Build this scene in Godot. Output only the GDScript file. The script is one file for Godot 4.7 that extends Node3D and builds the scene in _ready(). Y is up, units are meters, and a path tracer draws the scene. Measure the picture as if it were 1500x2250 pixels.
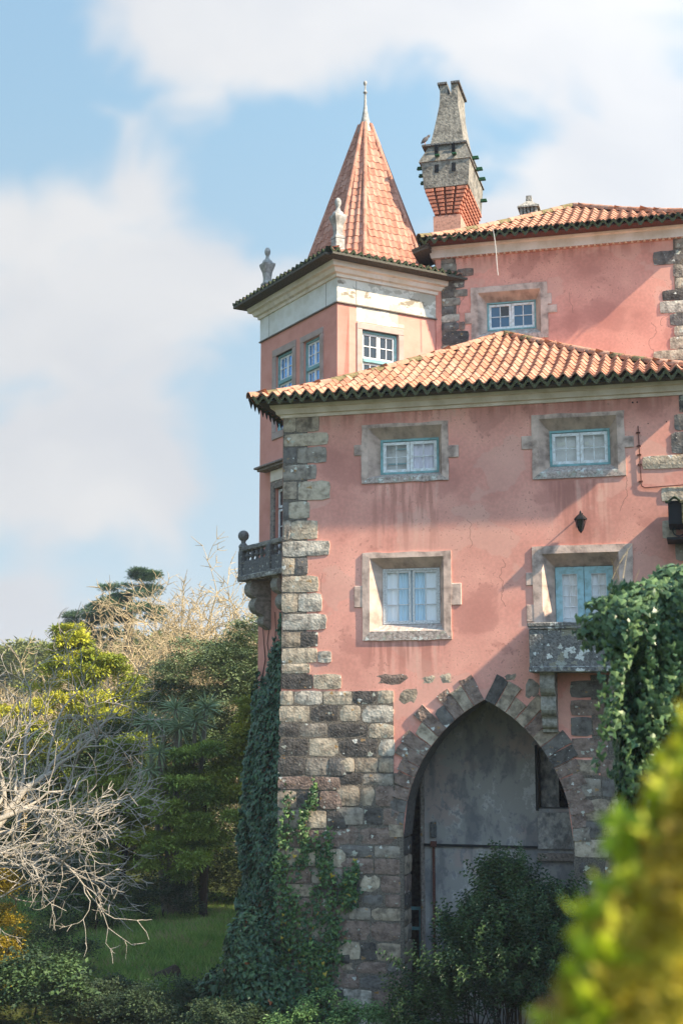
extends Node3D

var rng := RandomNumberGenerator.new()
var mats := {}
var SUN := Vector3(0.756, 0.636, 0.154)


func _ready():
	camera_sky_sun()
	materials()
	terrain()
	house()
	tower()
	ivy_wall()
	garden()
	hillside()
	foreground()
	offstage_trees()


# ------------------------------------------------------------------ camera, sky, sun
func camera_sky_sun():
	var cam := Camera3D.new()
	cam.name = "camera"
	add_child(cam)
	cam.position = Vector3(0, 7, 0)
	cam.rotation = Vector3(atan(455.0 / 2950.0), deg_to_rad(14.8), 0)
	cam.fov = 41.75
	var lens := CameraAttributesPhysical.new()
	lens.frustum_focal_length = 12.0 / (1125.0 / 2950.0)
	lens.exposure_aperture = 1.35
	lens.frustum_focus_distance = 32.0
	lens.frustum_near = 0.05
	lens.frustum_far = 1500.0
	cam.attributes = lens
	cam.fov = 41.75
	cam.near = 0.05
	cam.far = 1500.0

	var env := Environment.new()
	env.background_mode = Environment.BG_SKY
	var sky := Sky.new()
	var pano := PanoramaSkyMaterial.new()
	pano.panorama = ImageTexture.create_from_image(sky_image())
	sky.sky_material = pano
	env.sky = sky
	env.background_energy_multiplier = 1.0
	env.tonemap_mode = Environment.TONE_MAPPER_LINEAR
	env.tonemap_exposure = 2.5
	env.sdfgi_enabled = true
	env.ssao_enabled = true
	env.ssil_enabled = true
	env.fog_enabled = true
	env.fog_density = 0.0004
	env.fog_light_color = Color(0.86, 0.9, 0.96)
	var we := WorldEnvironment.new()
	we.name = "world_environment"
	we.environment = env
	add_child(we)

	var sun := DirectionalLight3D.new()
	sun.name = "sun"
	sun.light_energy = 1.36
	sun.light_color = Color(1.0, 0.92, 0.8)
	sun.light_angular_distance = 1.0
	sun.shadow_enabled = true
	add_child(sun)
	sun.look_at_from_position(SUN * 50.0, Vector3.ZERO, Vector3.UP)


func sky_image() -> Image:
	var w := 2048
	var h := 1024
	var im := Image.create(w, h, false, Image.FORMAT_RGBF)
	var n := FastNoiseLite.new()
	n.seed = 11
	n.frequency = 3.2
	n.fractal_octaves = 6
	n.fractal_gain = 0.52
	var warp := FastNoiseLite.new()
	warp.seed = 5
	warp.frequency = 4.0
	warp.fractal_octaves = 3
	# banks of cloud: azimuth, elevation, half widths in degrees, weight
	var banks := [[-25.0, 17.6, 7.5, 4.4, 0.95], [-27.0, 10.6, 6.5, 2.6, 0.8], [-10.0, 29.5, 9.0, 4.2, 0.7], [-20.0, 29.0, 5.0, 4.0, 0.55], [-1.5, 21.6, 5.5, 3.0, 0.95], [-2.0, 27.5, 7.0, 4.0, 0.55], [-8.0, 20.6, 3.4, 1.6, 0.5],
		[-28.0, 4.5, 9.0, 2.2, 0.45], [-29.5, 25.5, 4.0, 3.4, -0.75], [-16.0, 23.6, 4.6, 3.2, -0.7], [-19.0, 10.0, 3.4, 6.0, -0.45], [-6.5, 24.2, 2.4, 1.2, -0.35], [18.0, 20.0, 12.0, 7.0, 0.6], [-48.0, 22.0, 10.0, 6.0, 0.6]]
	for j in h:
		var el := PI / 2 - (j + 0.5) / h * PI
		var y := sin(el)
		var ce := cos(el)
		var eld := rad_to_deg(el)
		for i in w:
			if el < -0.06:
				im.set_pixel(i, j, Color(0.16, 0.17, 0.15))
				continue
			var az := (i + 0.5) / w * TAU
			if az > PI:
				az -= TAU
			var d := Vector3(sin(az) * ce, y, -cos(az) * ce)
			var azd := rad_to_deg(az)
			var up := clampf(y, 0.0, 1.0)
			var blue := Color(0.64, 0.77, 0.85).lerp(Color(0.36, 0.565, 0.75), clampf(up / 0.42, 0, 1)).lerp(Color(0.13, 0.30, 0.6), clampf((up - 0.42) / 0.6, 0, 1))
			var dw := d + Vector3(warp.get_noise_3d(d.x, d.y, d.z), warp.get_noise_3d(d.x + 7, d.y, d.z), warp.get_noise_3d(d.x, d.y, d.z + 9)) * 0.06
			var f := n.get_noise_3d(dw.x, dw.y * 1.7, dw.z) * 1.1 + n.get_noise_3d(dw.x * 2.6 + 3, dw.y * 4.4, dw.z * 2.6) * 0.42 + n.get_noise_3d(dw.x * 8.0, dw.y * 12.0 + 5, dw.z * 8.0) * 0.1
			var bias := 0.0
			for b in banks:
				var ax: float = (azd - b[0]) / b[2]
				var ay: float = (eld - b[1]) / b[3]
				var q := ax * ax + ay * ay
				if q < 6.0:
					bias += b[4] * exp(-q * 0.8)
			var c := smoothstep(0.0, 0.6, f * 0.8 + bias + 0.02)
			var lit := clampf(0.5 + (n.get_noise_3d(dw.x, dw.y * 1.7 - 0.06, dw.z) - n.get_noise_3d(dw.x, dw.y * 1.7 + 0.06, dw.z)) * -0.9, 0, 1)
			var white := Color(0.69, 0.71, 0.75).lerp(Color(0.80, 0.80, 0.81), lit)
			var col := blue.lerp(white, c * 0.95)
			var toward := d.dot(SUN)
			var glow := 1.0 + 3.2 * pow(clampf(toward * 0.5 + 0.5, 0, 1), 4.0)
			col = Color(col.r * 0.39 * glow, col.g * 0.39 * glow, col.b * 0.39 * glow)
			im.set_pixel(i, j, col)
	return im


# ------------------------------------------------------------------ textures and materials
func noise_tex(s: int, freq: float, oct: int, stops: Array, size := 512, kind := FastNoiseLite.TYPE_SIMPLEX_SMOOTH) -> NoiseTexture2D:
	var n := FastNoiseLite.new()
	n.seed = s
	n.noise_type = kind
	n.frequency = freq
	n.fractal_octaves = oct
	n.fractal_gain = 0.58
	var t := NoiseTexture2D.new()
	t.width = size
	t.height = size
	t.seamless = true
	t.noise = n
	var g := Gradient.new()
	g.offsets = PackedFloat32Array(stops.map(func(x): return x[0]))
	g.colors = PackedColorArray(stops.map(func(x): return x[1]))
	t.color_ramp = g
	return t


func g(v: float, a := 1.0) -> Color:
	return Color(v, v, v, a)


func M(called: String, col: Color, tex = null, scale := 1.0, rough := 0.9, bump = null, cm := 0.0, detail = null, dscale := 0.4) -> StandardMaterial3D:
	var m := StandardMaterial3D.new()
	m.resource_name = called
	m.albedo_color = col
	m.roughness = rough
	m.metallic_specular = 0.3
	if tex:
		m.albedo_texture = tex
		m.uv1_triplanar = true
		m.uv1_world_triplanar = true
		m.uv1_scale = Vector3.ONE * scale
	if bump:
		m.heightmap_enabled = true
		m.heightmap_texture = bump
		m.heightmap_scale = cm
		m.uv1_triplanar = true
		m.uv1_world_triplanar = true
		m.uv1_scale = Vector3.ONE * scale
	if detail:
		m.detail_enabled = true
		m.detail_albedo = detail
		m.detail_uv_layer = BaseMaterial3D.DETAIL_UV_2
		m.uv2_triplanar = true
		m.uv2_world_triplanar = true
		m.uv2_scale = Vector3.ONE * dscale
	mats[called] = m
	return m


func leaf_mat(called: String, back := 0.5, rough := 0.55) -> StandardMaterial3D:
	var m := StandardMaterial3D.new()
	m.resource_name = called
	m.albedo_color = Color.WHITE
	m.vertex_color_use_as_albedo = true
	m.roughness = rough
	m.metallic_specular = 0.35
	m.backlight_enabled = true
	m.backlight = Color(back, back, back * 0.7)
	m.cull_mode = BaseMaterial3D.CULL_DISABLED
	mats[called] = m
	return m


func speckle(size: int, count: int, cols: Array, rmin: float, rmax: float, s: int) -> ImageTexture:
	# lichen: scattered round patches with ragged edges on a clear ground
	var r := RandomNumberGenerator.new()
	r.seed = s
	var im := Image.create(size, size, false, Image.FORMAT_RGBA8)
	im.fill(Color(0.8, 0.8, 0.76, 0.0))
	for k in count:
		var c: Color = cols[r.randi() % cols.size()]
		var rad := lerpf(rmin, rmax, pow(r.randf(), 3.0))
		var cx := r.randf() * size
		var cy := r.randf() * size
		var ph := r.randf() * TAU
		var el := r.randf_range(0.7, 1.3)
		for yy in range(int(cy - rad * 1.6), int(cy + rad * 1.6) + 1):
			for xx in range(int(cx - rad * 1.6), int(cx + rad * 1.6) + 1):
				var dx := (xx - cx) * el
				var dy := (yy - cy) / el
				var an := atan2(dy, dx)
				var lim := rad * (1.0 + 0.25 * sin(an * 3 + ph) + 0.18 * sin(an * 7 - ph))
				if dx * dx + dy * dy < lim * lim:
					im.set_pixel(posmod(xx, size), posmod(yy, size), c)
	return ImageTexture.create_from_image(im)


func wall_image(x0: float, x1: float, y0: float, y1: float, w: int, h: int, sills: Array, s: int) -> ImageTexture:
	# painted render: mottled pink with the rain streaks that run down from each sill
	var im := Image.create(w, h, false, Image.FORMAT_RGB8)
	var n := FastNoiseLite.new()
	n.seed = s
	n.frequency = 0.55
	n.fractal_octaves = 5
	var st := FastNoiseLite.new()
	st.seed = s + 3
	st.frequency = 4.5
	st.fractal_octaves = 3
	var fine := FastNoiseLite.new()
	fine.seed = s + 5
	fine.frequency = 9.0
	fine.fractal_octaves = 3
	for j in h:
		var y := lerpf(y1, y0, (j + 0.5) / h)
		for i in w:
			var x := lerpf(x0, x1, (i + 0.5) / w)
			var m := n.get_noise_2d(x, y)
			var f := fine.get_noise_2d(x, y)
			var big := n.get_noise_2d(x * 0.35 + 40.0, y * 0.3)
			var k := 1.0 + 0.10 * m + 0.05 * f + 0.12 * big
			var c := Color(0.875 * k, (0.62 + 0.03 * m) * k, (0.56 + 0.025 * m) * k)
			# mended patches and damp
			var patch := n.get_noise_2d(x * 0.6 - 30.0, y * 0.75 + 12.0)
			c = c.lerp(Color(0.87, 0.68, 0.62), 0.45 * smoothstep(0.2, 0.25, patch))
			c = c.lerp(Color(0.70, 0.47, 0.43), 0.4 * smoothstep(0.22, 0.34, -patch + f * 0.12))
			for b in sills:
				if x > b[0] and x < b[1] and y < b[2] and y > b[2] - b[3]:
					var fade: float = 1.0 - (b[2] - y) / b[3]
					var edge: float = smoothstep(0.0, 0.25, minf(x - b[0], b[1] - x))
					var v := st.get_noise_2d(x * 0.85, y * 0.1 + b[0] * 3.0) + 0.35 * st.get_noise_2d(x * 2.4, y * 0.16)
					var dark := smoothstep(-0.05, 0.45, v) * fade * edge
					var pale := smoothstep(0.1, 0.5, -v) * fade * edge
					c = c.lerp(Color(0.66, 0.44, 0.39), dark * 0.6)
					c = c.lerp(Color(0.90, 0.76, 0.68), pale * 0.4)
			if f > 0.42 and m > 0.12:
				c = c.lerp(Color(0.5, 0.33, 0.3), 0.25)
			im.set_pixel(i, j, c)
	# hairline cracks
	var r := RandomNumberGenerator.new()
	r.seed = s
	for k in 9:
		var p := Vector2(r.randf() * w, r.randf() * h)
		var a := r.randf_range(0.9, 2.2)
		for q in int(r.randf_range(60, 190)):
			a = lerpf(a, PI / 2, 0.16) + r.randf_range(-0.55, 0.55)
			p += Vector2(cos(a), sin(a))
			var ix := int(p.x)
			var iy := int(p.y)
			if ix >= 0 and iy >= 0 and ix < w and iy < h:
				im.set_pixel(ix, iy, im.get_pixel(ix, iy).lerp(Color(0.38, 0.25, 0.23), 0.6))
	return ImageTexture.create_from_image(im)


func materials():
	var grain := noise_tex(1, 0.02, 6, [[0.0, g(0.6)], [0.35, g(0.8)], [0.6, g(0.95)], [1.0, g(1.0)]])
	var grit := noise_tex(2, 0.03, 6, [[0.0, g(0)], [1.0, g(1)]])
	var pits := noise_tex(3, 0.06, 4, [[0.0, g(0)], [0.3, g(0.7)], [1.0, g(1)]])
	var blotch := noise_tex(4, 0.008, 6, [[0.0, g(0.25, 0.0)], [0.5, g(0.2, 0.0)], [0.64, Color(0.22, 0.21, 0.2, 0.3)], [1.0, Color(0.16, 0.15, 0.14, 0.55)]])
	var lichen := speckle(512, 110, [Color(0.82, 0.82, 0.78, 0.9), Color(0.72, 0.73, 0.68, 0.8), Color(0.86, 0.86, 0.84, 0.95), Color(0.62, 0.44, 0.16, 0.8)], 1.2, 11.0, 7)
	var lichen_heavy := speckle(512, 420, [Color(0.8, 0.8, 0.77, 0.85), Color(0.66, 0.67, 0.63, 0.8), Color(0.86, 0.86, 0.84, 0.9), Color(0.6, 0.58, 0.5, 0.7), Color(0.3, 0.3, 0.29, 0.5)], 2.0, 17.0, 9)
	var moss := noise_tex(6, 0.012, 5, [[0.0, Color(0.2, 0.22, 0.08, 0.0)], [0.52, Color(0.2, 0.22, 0.08, 0.0)], [0.68, Color(0.2, 0.22, 0.09, 0.7)], [1.0, Color(0.3, 0.3, 0.1, 0.85)]])
	var ochre := noise_tex(8, 0.01, 6, [[0.0, Color(0.78, 0.7, 0.48, 0.5)], [0.3, Color(0.8, 0.72, 0.52, 0.2)], [0.38, Color(0.7, 0.65, 0.5, 0.0)], [0.72, Color(0.4, 0.39, 0.36, 0.0)], [0.84, Color(0.36, 0.34, 0.32, 0.4)], [1.0, Color(0.3, 0.29, 0.28, 0.6)]])
	var peel := noise_tex(12, 0.006, 6, [[0.0, Color(0.46, 0.43, 0.38, 0.95)], [0.44, Color(0.52, 0.48, 0.42, 0.9)], [0.465, Color(0.6, 0.56, 0.48, 0.0)], [1.0, Color(0.5, 0.47, 0.4, 0.0)]])
	var rock := noise_tex(9, 0.009, 7, [[0.0, Color(0.56, 0.55, 0.54)], [0.3, Color(0.77, 0.755, 0.74)], [0.5, Color(0.89, 0.88, 0.86)], [0.75, Color(0.97, 0.96, 0.94)], [1.0, g(1)]])
	var soft := noise_tex(22, 0.006, 5, [[0.0, Color(0.82, 0.80, 0.77)], [0.55, g(0.95)], [1.0, g(1)]])
	mats["grain"] = grain
	M("plaster", Color(0.88, 0.635, 0.575), noise_tex(21, 0.006, 6, [[0.0, Color(0.86, 0.8, 0.78)], [0.5, Color(0.97, 0.95, 0.95)], [1.0, g(1)]]), 0.33, 0.93, grit, 0.5)
	M("plaster_dark", Color(0.68, 0.38, 0.34), grain, 0.5, 0.93, grit, 0.5)
	# stone tones
	M("stone_beige", Color(0.81, 0.755, 0.685), rock, 0.85, 0.95, grit, 1.1, lichen, 0.45)
	M("stone_buff", Color(0.74, 0.68, 0.615), rock, 0.85, 0.95, grit, 1.1, blotch, 0.8)
	M("stone_grey", Color(0.66, 0.625, 0.59), rock, 0.85, 0.95, grit, 1.1, lichen, 0.5)
	M("stone_dark", Color(0.50, 0.485, 0.48), rock, 0.85, 0.95, grit, 1.1, lichen, 0.4)
	M("stone_purple", Color(0.60, 0.525, 0.495), rock, 0.85, 0.95, grit, 2.0, lichen, 0.55)
	M("stone_pale", Color(0.86, 0.83, 0.79), rock, 0.85, 0.95, grit, 1.1, blotch, 0.6)
	M("stone_black", Color(0.40, 0.385, 0.38), rock, 0.85, 0.95, grit, 2.0, lichen, 0.42)
	M("surround", Color(0.87, 0.775, 0.735), rock, 0.45, 0.94, pits, 0.5)
	M("frame_stone", Color(0.73, 0.655, 0.625), soft, 0.6, 0.93, pits, 0.2)
	M("surround_dark", Color(0.62, 0.57, 0.54), grain, 0.9, 0.93, pits, 0.8, lichen, 0.6)
	M("sill", Color(0.79, 0.72, 0.685), grain, 0.9, 0.93, pits, 1.0, lichen_heavy, 0.8)
	M("mortar", Color(0.55, 0.515, 0.475), grain, 2.0, 0.97, grit, 3.0)
	M("mortar_pale", Color(0.6, 0.57, 0.53), grain, 2.0, 0.97, grit, 3.0)
	M("balcony", Color(0.52, 0.51, 0.50), grain, 1.0, 0.95, grit, 1.5, lichen_heavy, 0.36)
	M("balcony_dark", Color(0.48, 0.48, 0.48), grain, 1.2, 0.95, grit, 2.0, lichen, 0.7)
	M("corbel", Color(0.68, 0.66, 0.62), grain, 0.8, 0.93, pits, 1.0, blotch, 0.7)
	M("finial", Color(0.76, 0.745, 0.72), grain, 0.8, 0.93, pits, 0.4, blotch, 0.6)
	var vt := M("vault", Color(0.86, 0.855, 0.85), noise_tex(31, 0.012, 7, [[0.0, Color(0.55, 0.55, 0.56)], [0.3, Color(0.68, 0.68, 0.68)], [0.5, Color(0.80, 0.78, 0.77)], [0.7, Color(0.88, 0.86, 0.84)], [1.0, g(1.0)]]), 0.7, 0.95, grit, 3.0, blotch, 0.3)
	vt.uv1_scale = Vector3(0.8, 0.55, 0.8)
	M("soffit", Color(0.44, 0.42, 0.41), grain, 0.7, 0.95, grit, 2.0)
	M("white", Color(0.97, 0.935, 0.895), noise_tex(24, 0.006, 5, [[0.0, Color(0.88, 0.86, 0.8)], [0.6, g(0.98)], [1.0, g(1)]]), 0.4, 0.9, null, 0.0, ochre, 0.22)
	M("white_clean", Color(0.98, 0.93, 0.885), noise_tex(22, 0.006, 5, [[0.0, Color(0.85, 0.83, 0.78)], [0.6, g(0.98)], [1.0, g(1)]]), 0.4, 0.9)
	M("frieze", Color(0.94, 0.94, 0.93), noise_tex(23, 0.006, 5, [[0.0, Color(0.85, 0.84, 0.8)], [0.6, g(0.98)], [1.0, g(1)]]), 0.4, 0.9)
	M("frieze_worn", Color(0.90, 0.885, 0.85), noise_tex(23, 0.006, 5, [[0.0, Color(0.85, 0.84, 0.8)], [0.6, g(0.98)], [1.0, g(1)]]), 0.4, 0.9, null, 0.0, peel, 0.3)
	# terracotta
	var tt := noise_tex(41, 0.02, 5, [[0.0, g(0.62)], [0.4, g(0.9)], [1.0, g(1)]])
	var i := 0
	for c in [Color(0.81, 0.60, 0.49), Color(0.79, 0.565, 0.45), Color(0.83, 0.64, 0.54), Color(0.75, 0.53, 0.43)]:
		M("tile%d" % i, c, tt, 1.7, 0.85, null, 0.0, blotch, 0.7)
		i += 1
	i = 0
	for c in [Color(0.79, 0.58, 0.50), Color(0.77, 0.55, 0.465), Color(0.81, 0.61, 0.53), Color(0.73, 0.52, 0.44)]:
		M("spire%d" % i, c, tt, 1.3, 0.85)
		i += 1
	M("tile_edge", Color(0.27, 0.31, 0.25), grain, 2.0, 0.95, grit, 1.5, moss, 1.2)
	M("tile_moss", Color(0.60, 0.54, 0.40), grain, 2.0, 0.95, grit, 1.5, moss, 1.0)
	M("tile_bed", Color(0.52, 0.37, 0.28), tt, 1.5, 0.95)
	M("eave_dark", Color(0.40, 0.385, 0.35), grain, 1.5, 0.95, grit, 1.0)
	M("brick", Color(0.82, 0.54, 0.44), tt, 2.0, 0.9, null, 0.0, blotch, 0.8)
	M("brick_pale", Color(0.82, 0.62, 0.54), tt, 1.0, 0.9)
	M("chimney", Color(0.62, 0.60, 0.56), grain, 0.7, 0.95, grit, 1.0, blotch, 0.35)
	M("chimney_pale", Color(0.72, 0.70, 0.66), grain, 0.8, 0.95, grit, 2.0, blotch, 0.5)
	# joinery, glass, metal
	M("teal", Color(0.55, 0.73, 0.75), soft, 1.5, 0.7)
	M("door_blue", Color(0.66, 0.82, 0.86), soft, 1.5, 0.7)
	M("sash_white", Color(0.95, 0.96, 0.97), soft, 2.2, 0.6)
	M("sash_worn", Color(0.92, 0.92, 0.92), grain, 2.5, 0.8)
	M("curtain", Color(0.97, 0.97, 0.98), null, 1.0, 0.95)
	M("curtain_blue", Color(0.82, 0.92, 0.98), null, 1.0, 0.95)
	M("drape", Color(0.90, 0.87, 0.92), null, 1.0, 0.95)
	M("board", Color(0.92, 0.90, 0.88), soft, 0.5, 0.95)
	M("paper", Color(0.86, 0.84, 0.78), null, 1.0, 0.95)
	M("inside", Color(0.25, 0.24, 0.23), null, 1.0, 0.95)
	M("iron", Color(0.13, 0.13, 0.14), null, 1.0, 0.6)
	M("rust", Color(0.46, 0.30, 0.27), grain, 2.0, 0.85)
	M("pipe", Color(0.20, 0.20, 0.21), null, 1.0, 0.7)
	M("green_pot", Color(0.16, 0.36, 0.25), grain, 2.0, 0.8)
	M("cable", Color(0.88, 0.86, 0.82), null, 1.0, 0.7)
	M("bird", Color(0.42, 0.40, 0.40), grain, 6.0, 0.9)
	var gl := M("glass", Color(0.85, 0.92, 0.95, 0.12), null, 1.0, 0.03)
	gl.transparency = BaseMaterial3D.TRANSPARENCY_ALPHA
	gl.metallic_specular = 0.6
	var gb := M("glass_sky", Color(0.46, 0.68, 0.90), null, 1.0, 0.06)  # blue of the reflected sky is put into the pane colour
	gb.metallic = 0.85
	var gd := M("glass_teal", Color(0.13, 0.34, 0.48), null, 1.0, 0.1)
	gd.metallic_specular = 0.7
	var gk := M("glass_dark", Color(0.13, 0.14, 0.16), null, 1.0, 0.05)
	gk.metallic_specular = 0.6
	# bark, ground
	M("bark_pale", Color(0.70, 0.67, 0.62), grain, 2.0, 0.9)
	M("bark_grey", Color(0.56, 0.53, 0.48), grain, 2.0, 0.9)
	M("bark_tan", Color(0.78, 0.70, 0.55), grain, 1.0, 0.9)
	M("bark_dark", Color(0.30, 0.26, 0.22), grain, 2.0, 0.9)
	M("soil", Color(0.30, 0.32, 0.18), noise_tex(51, 0.02, 6, [[0.0, Color(0.45, 0.42, 0.3)], [0.5, Color(0.75, 0.8, 0.6)], [1.0, g(1)]]), 0.2, 1.0, grit, 4.0)
	M("moss_mat", Color(0.86, 0.77, 0.30), noise_tex(52, 0.03, 5, [[0.0, Color(0.45, 0.42, 0.35)], [0.45, Color(0.8, 0.78, 0.6)], [1.0, g(1)]]), 1.3, 1.0, grit, 2.0)
	leaf_mat("leaf", 0.5)
	leaf_mat("leaf_gloss", 0.3, 0.35)
	leaf_mat("leaf_thin", 0.9)
	leaf_mat("twig", 0.0, 0.9)
	mats.twig.backlight_enabled = false


# ------------------------------------------------------------------ shape helpers
func begin() -> SurfaceTool:
	var st := SurfaceTool.new()
	st.begin(Mesh.PRIMITIVE_TRIANGLES)
	st.set_smooth_group(-1)
	return st


func tri(st: SurfaceTool, a: Vector3, b: Vector3, c: Vector3, inside: Vector3):
	if (c - a).cross(b - a).dot((a + b + c) / 3.0 - inside) < 0:
		var t := b
		b = c
		c = t
	st.add_vertex(a)
	st.add_vertex(b)
	st.add_vertex(c)


func quad(st: SurfaceTool, a: Vector3, b: Vector3, c: Vector3, d: Vector3, inside: Vector3):
	tri(st, a, b, c, inside)
	tri(st, a, c, d, inside)


func box(st: SurfaceTool, c: Vector3, s: Vector3, bev := 0.0, bas := Basis()):
	var h := s / 2
	var k := minf(bev, minf(h.x, minf(h.y, h.z)) * 0.9)
	var p = func(x, y, z): return c + bas * Vector3(x, y, z)
	if k <= 0.0:
		for e in [-1, 1]:
			quad(st, p.call(e * h.x, -h.y, -h.z), p.call(e * h.x, h.y, -h.z), p.call(e * h.x, h.y, h.z), p.call(e * h.x, -h.y, h.z), c)
			quad(st, p.call(-h.x, e * h.y, -h.z), p.call(h.x, e * h.y, -h.z), p.call(h.x, e * h.y, h.z), p.call(-h.x, e * h.y, h.z), c)
			quad(st, p.call(-h.x, -h.y, e * h.z), p.call(h.x, -h.y, e * h.z), p.call(h.x, h.y, e * h.z), p.call(-h.x, h.y, e * h.z), c)
		return
	var i := h - Vector3(k, k, k)
	for e in [-1, 1]:
		quad(st, p.call(e * h.x, -i.y, -i.z), p.call(e * h.x, i.y, -i.z), p.call(e * h.x, i.y, i.z), p.call(e * h.x, -i.y, i.z), c)
		quad(st, p.call(-i.x, e * h.y, -i.z), p.call(i.x, e * h.y, -i.z), p.call(i.x, e * h.y, i.z), p.call(-i.x, e * h.y, i.z), c)
		quad(st, p.call(-i.x, -i.y, e * h.z), p.call(i.x, -i.y, e * h.z), p.call(i.x, i.y, e * h.z), p.call(-i.x, i.y, e * h.z), c)
		for f in [-1, 1]:
			quad(st, p.call(e * h.x, f * i.y, -i.z), p.call(e * h.x, f * i.y, i.z), p.call(e * i.x, f * h.y, i.z), p.call(e * i.x, f * h.y, -i.z), c)
			quad(st, p.call(e * h.x, -i.y, f * i.z), p.call(e * h.x, i.y, f * i.z), p.call(e * i.x, i.y, f * h.z), p.call(e * i.x, -i.y, f * h.z), c)
			quad(st, p.call(-i.x, e * h.y, f * i.z), p.call(i.x, e * h.y, f * i.z), p.call(i.x, e * i.y, f * h.z), p.call(-i.x, e * i.y, f * h.z), c)
			for q in [-1, 1]:
				tri(st, p.call(e * h.x, f * i.y, q * i.z), p.call(e * i.x, f * h.y, q * i.z), p.call(e * i.x, f * i.y, q * h.z), c)


func bar(st: SurfaceTool, a: Vector3, b: Vector3, wide: float, deep: float, up := Vector3.UP):
	var z := (b - a).normalized()
	var x := up.cross(z).normalized()
	var y := z.cross(x)
	box(st, (a + b) / 2, Vector3(wide, deep, a.distance_to(b)), 0.0, Basis(x, y, z))


func lathe(st: SurfaceTool, prof: Array, at: Vector3, seg := 12, bas := Basis()):
	# prof: [radius, height] from bottom to top
	for k in prof.size() - 1:
		for s in seg:
			var a0 := TAU * s / seg
			var a1 := TAU * (s + 1) / seg
			var p = func(q, an): return at + bas * Vector3(cos(an) * q[0], q[1], sin(an) * q[0])
			var mid: float = (prof[k][1] + prof[k + 1][1]) / 2
			var ins := at + bas * Vector3(0, mid - (0.0 if absf(prof[k][1] - prof[k + 1][1]) > 0.002 else (0.05 if prof[k][0] > prof[k + 1][0] else -0.05)), 0)
			quad(st, p.call(prof[k], a0), p.call(prof[k], a1), p.call(prof[k + 1], a1), p.call(prof[k + 1], a0), ins)


func fin(st: SurfaceTool) -> ArrayMesh:
	st.generate_normals()
	return st.commit()


func put(called: String, mesh: Mesh, m, parent: Node = self, xf := Transform3D()) -> MeshInstance3D:
	var o := MeshInstance3D.new()
	o.name = called
	o.mesh = mesh
	o.material_override = mats[m] if m is String else m
	o.transform = xf
	parent.add_child(o, true)
	return o


func node(called: String, parent: Node = self, xf := Transform3D()) -> Node3D:
	var o := Node3D.new()
	o.name = called
	o.transform = xf
	parent.add_child(o, true)
	return o


func tag(o: Node, label: String, category: String, group := "") -> Node:
	o.set_meta("label", label)
	o.set_meta("category", category)
	if group:
		o.set_meta("group", group)
	return o


func kind(o: Node, k: String, label := "") -> Node:
	o.set_meta("kind", k)
	if label:
		o.set_meta("label", label)
	return o


func scatter(called: String, mesh: Mesh, m, xfs: Array, cols: Array, parent: Node = self) -> MultiMeshInstance3D:
	var mm := MultiMesh.new()
	mm.transform_format = MultiMesh.TRANSFORM_3D
	mm.use_colors = true
	mm.mesh = mesh
	mm.instance_count = xfs.size()
	for i in xfs.size():
		mm.set_instance_transform(i, xfs[i])
		mm.set_instance_color(i, cols[i])
	var o := MultiMeshInstance3D.new()
	o.name = called
	o.multimesh = mm
	o.material_override = mats[m]
	o.set_meta("kind", "stuff")
	parent.add_child(o, true)
	return o


# a wall in its own plane: x right, y up, z out; holes are [x0, x1, y0, y1]; uv in the same metres
func wall_panel(x0: float, x1: float, y0: float, y1: float, holes: Array, deep: float, uvbox: Array = []) -> ArrayMesh:
	var st := begin()
	var xs := [x0, x1]
	var ys := [y0, y1]
	for q in holes:
		for k in 2:
			if not q[k] in xs and q[k] > x0 and q[k] < x1:
				xs.append(q[k])
			if not q[k + 2] in ys and q[k + 2] > y0 and q[k + 2] < y1:
				ys.append(q[k + 2])
	xs.sort()
	ys.sort()
	var V = func(x, y, z):
		if uvbox:
			st.set_uv(Vector2((x - uvbox[0]) / (uvbox[1] - uvbox[0]), (uvbox[3] - y) / (uvbox[3] - uvbox[2])))
		st.add_vertex(Vector3(x, y, z))
	for i in xs.size() - 1:
		for j in ys.size() - 1:
			var cx: float = (xs[i] + xs[i + 1]) / 2
			var cy: float = (ys[j] + ys[j + 1]) / 2
			var open := false
			for q in holes:
				if cx > q[0] and cx < q[1] and cy > q[2] and cy < q[3]:
					open = true
			if open:
				continue
			for e in [0.0, -deep]:
				var o := [[xs[i], ys[j + 1]], [xs[i + 1], ys[j + 1]], [xs[i + 1], ys[j]], [xs[i], ys[j]]]
				for t in ([0, 1, 2, 0, 2, 3] if e == 0.0 else [0, 2, 1, 0, 3, 2]):
					V.call(o[t][0], o[t][1], e)
	for q in holes:
		var c := Vector3((q[0] + q[1]) / 2, (q[2] + q[3]) / 2, -deep / 2)
		for pr in [[q[0], q[2], q[1], q[2]], [q[1], q[2], q[1], q[3]], [q[1], q[3], q[0], q[3]], [q[0], q[3], q[0], q[2]]]:
			var a := Vector3(pr[0], pr[1], 0)
			var b := Vector3(pr[2], pr[3], 0)
			var dz := Vector3(0, 0, -deep)
			var away := a + (a - c) * 3.0
			quad(st, a, b, b + dz, a + dz, away)
	for pr in [[x0, y0, x1, y0], [x1, y0, x1, y1], [x1, y1, x0, y1], [x0, y1, x0, y0]]:
		var a := Vector3(pr[0], pr[1], 0)
		var b := Vector3(pr[2], pr[3], 0)
		quad(st, a, b, b + Vector3(0, 0, -deep), a + Vector3(0, 0, -deep), Vector3((x0 + x1) / 2, (y0 + y1) / 2, -deep / 2))
	return fin(st)


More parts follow.
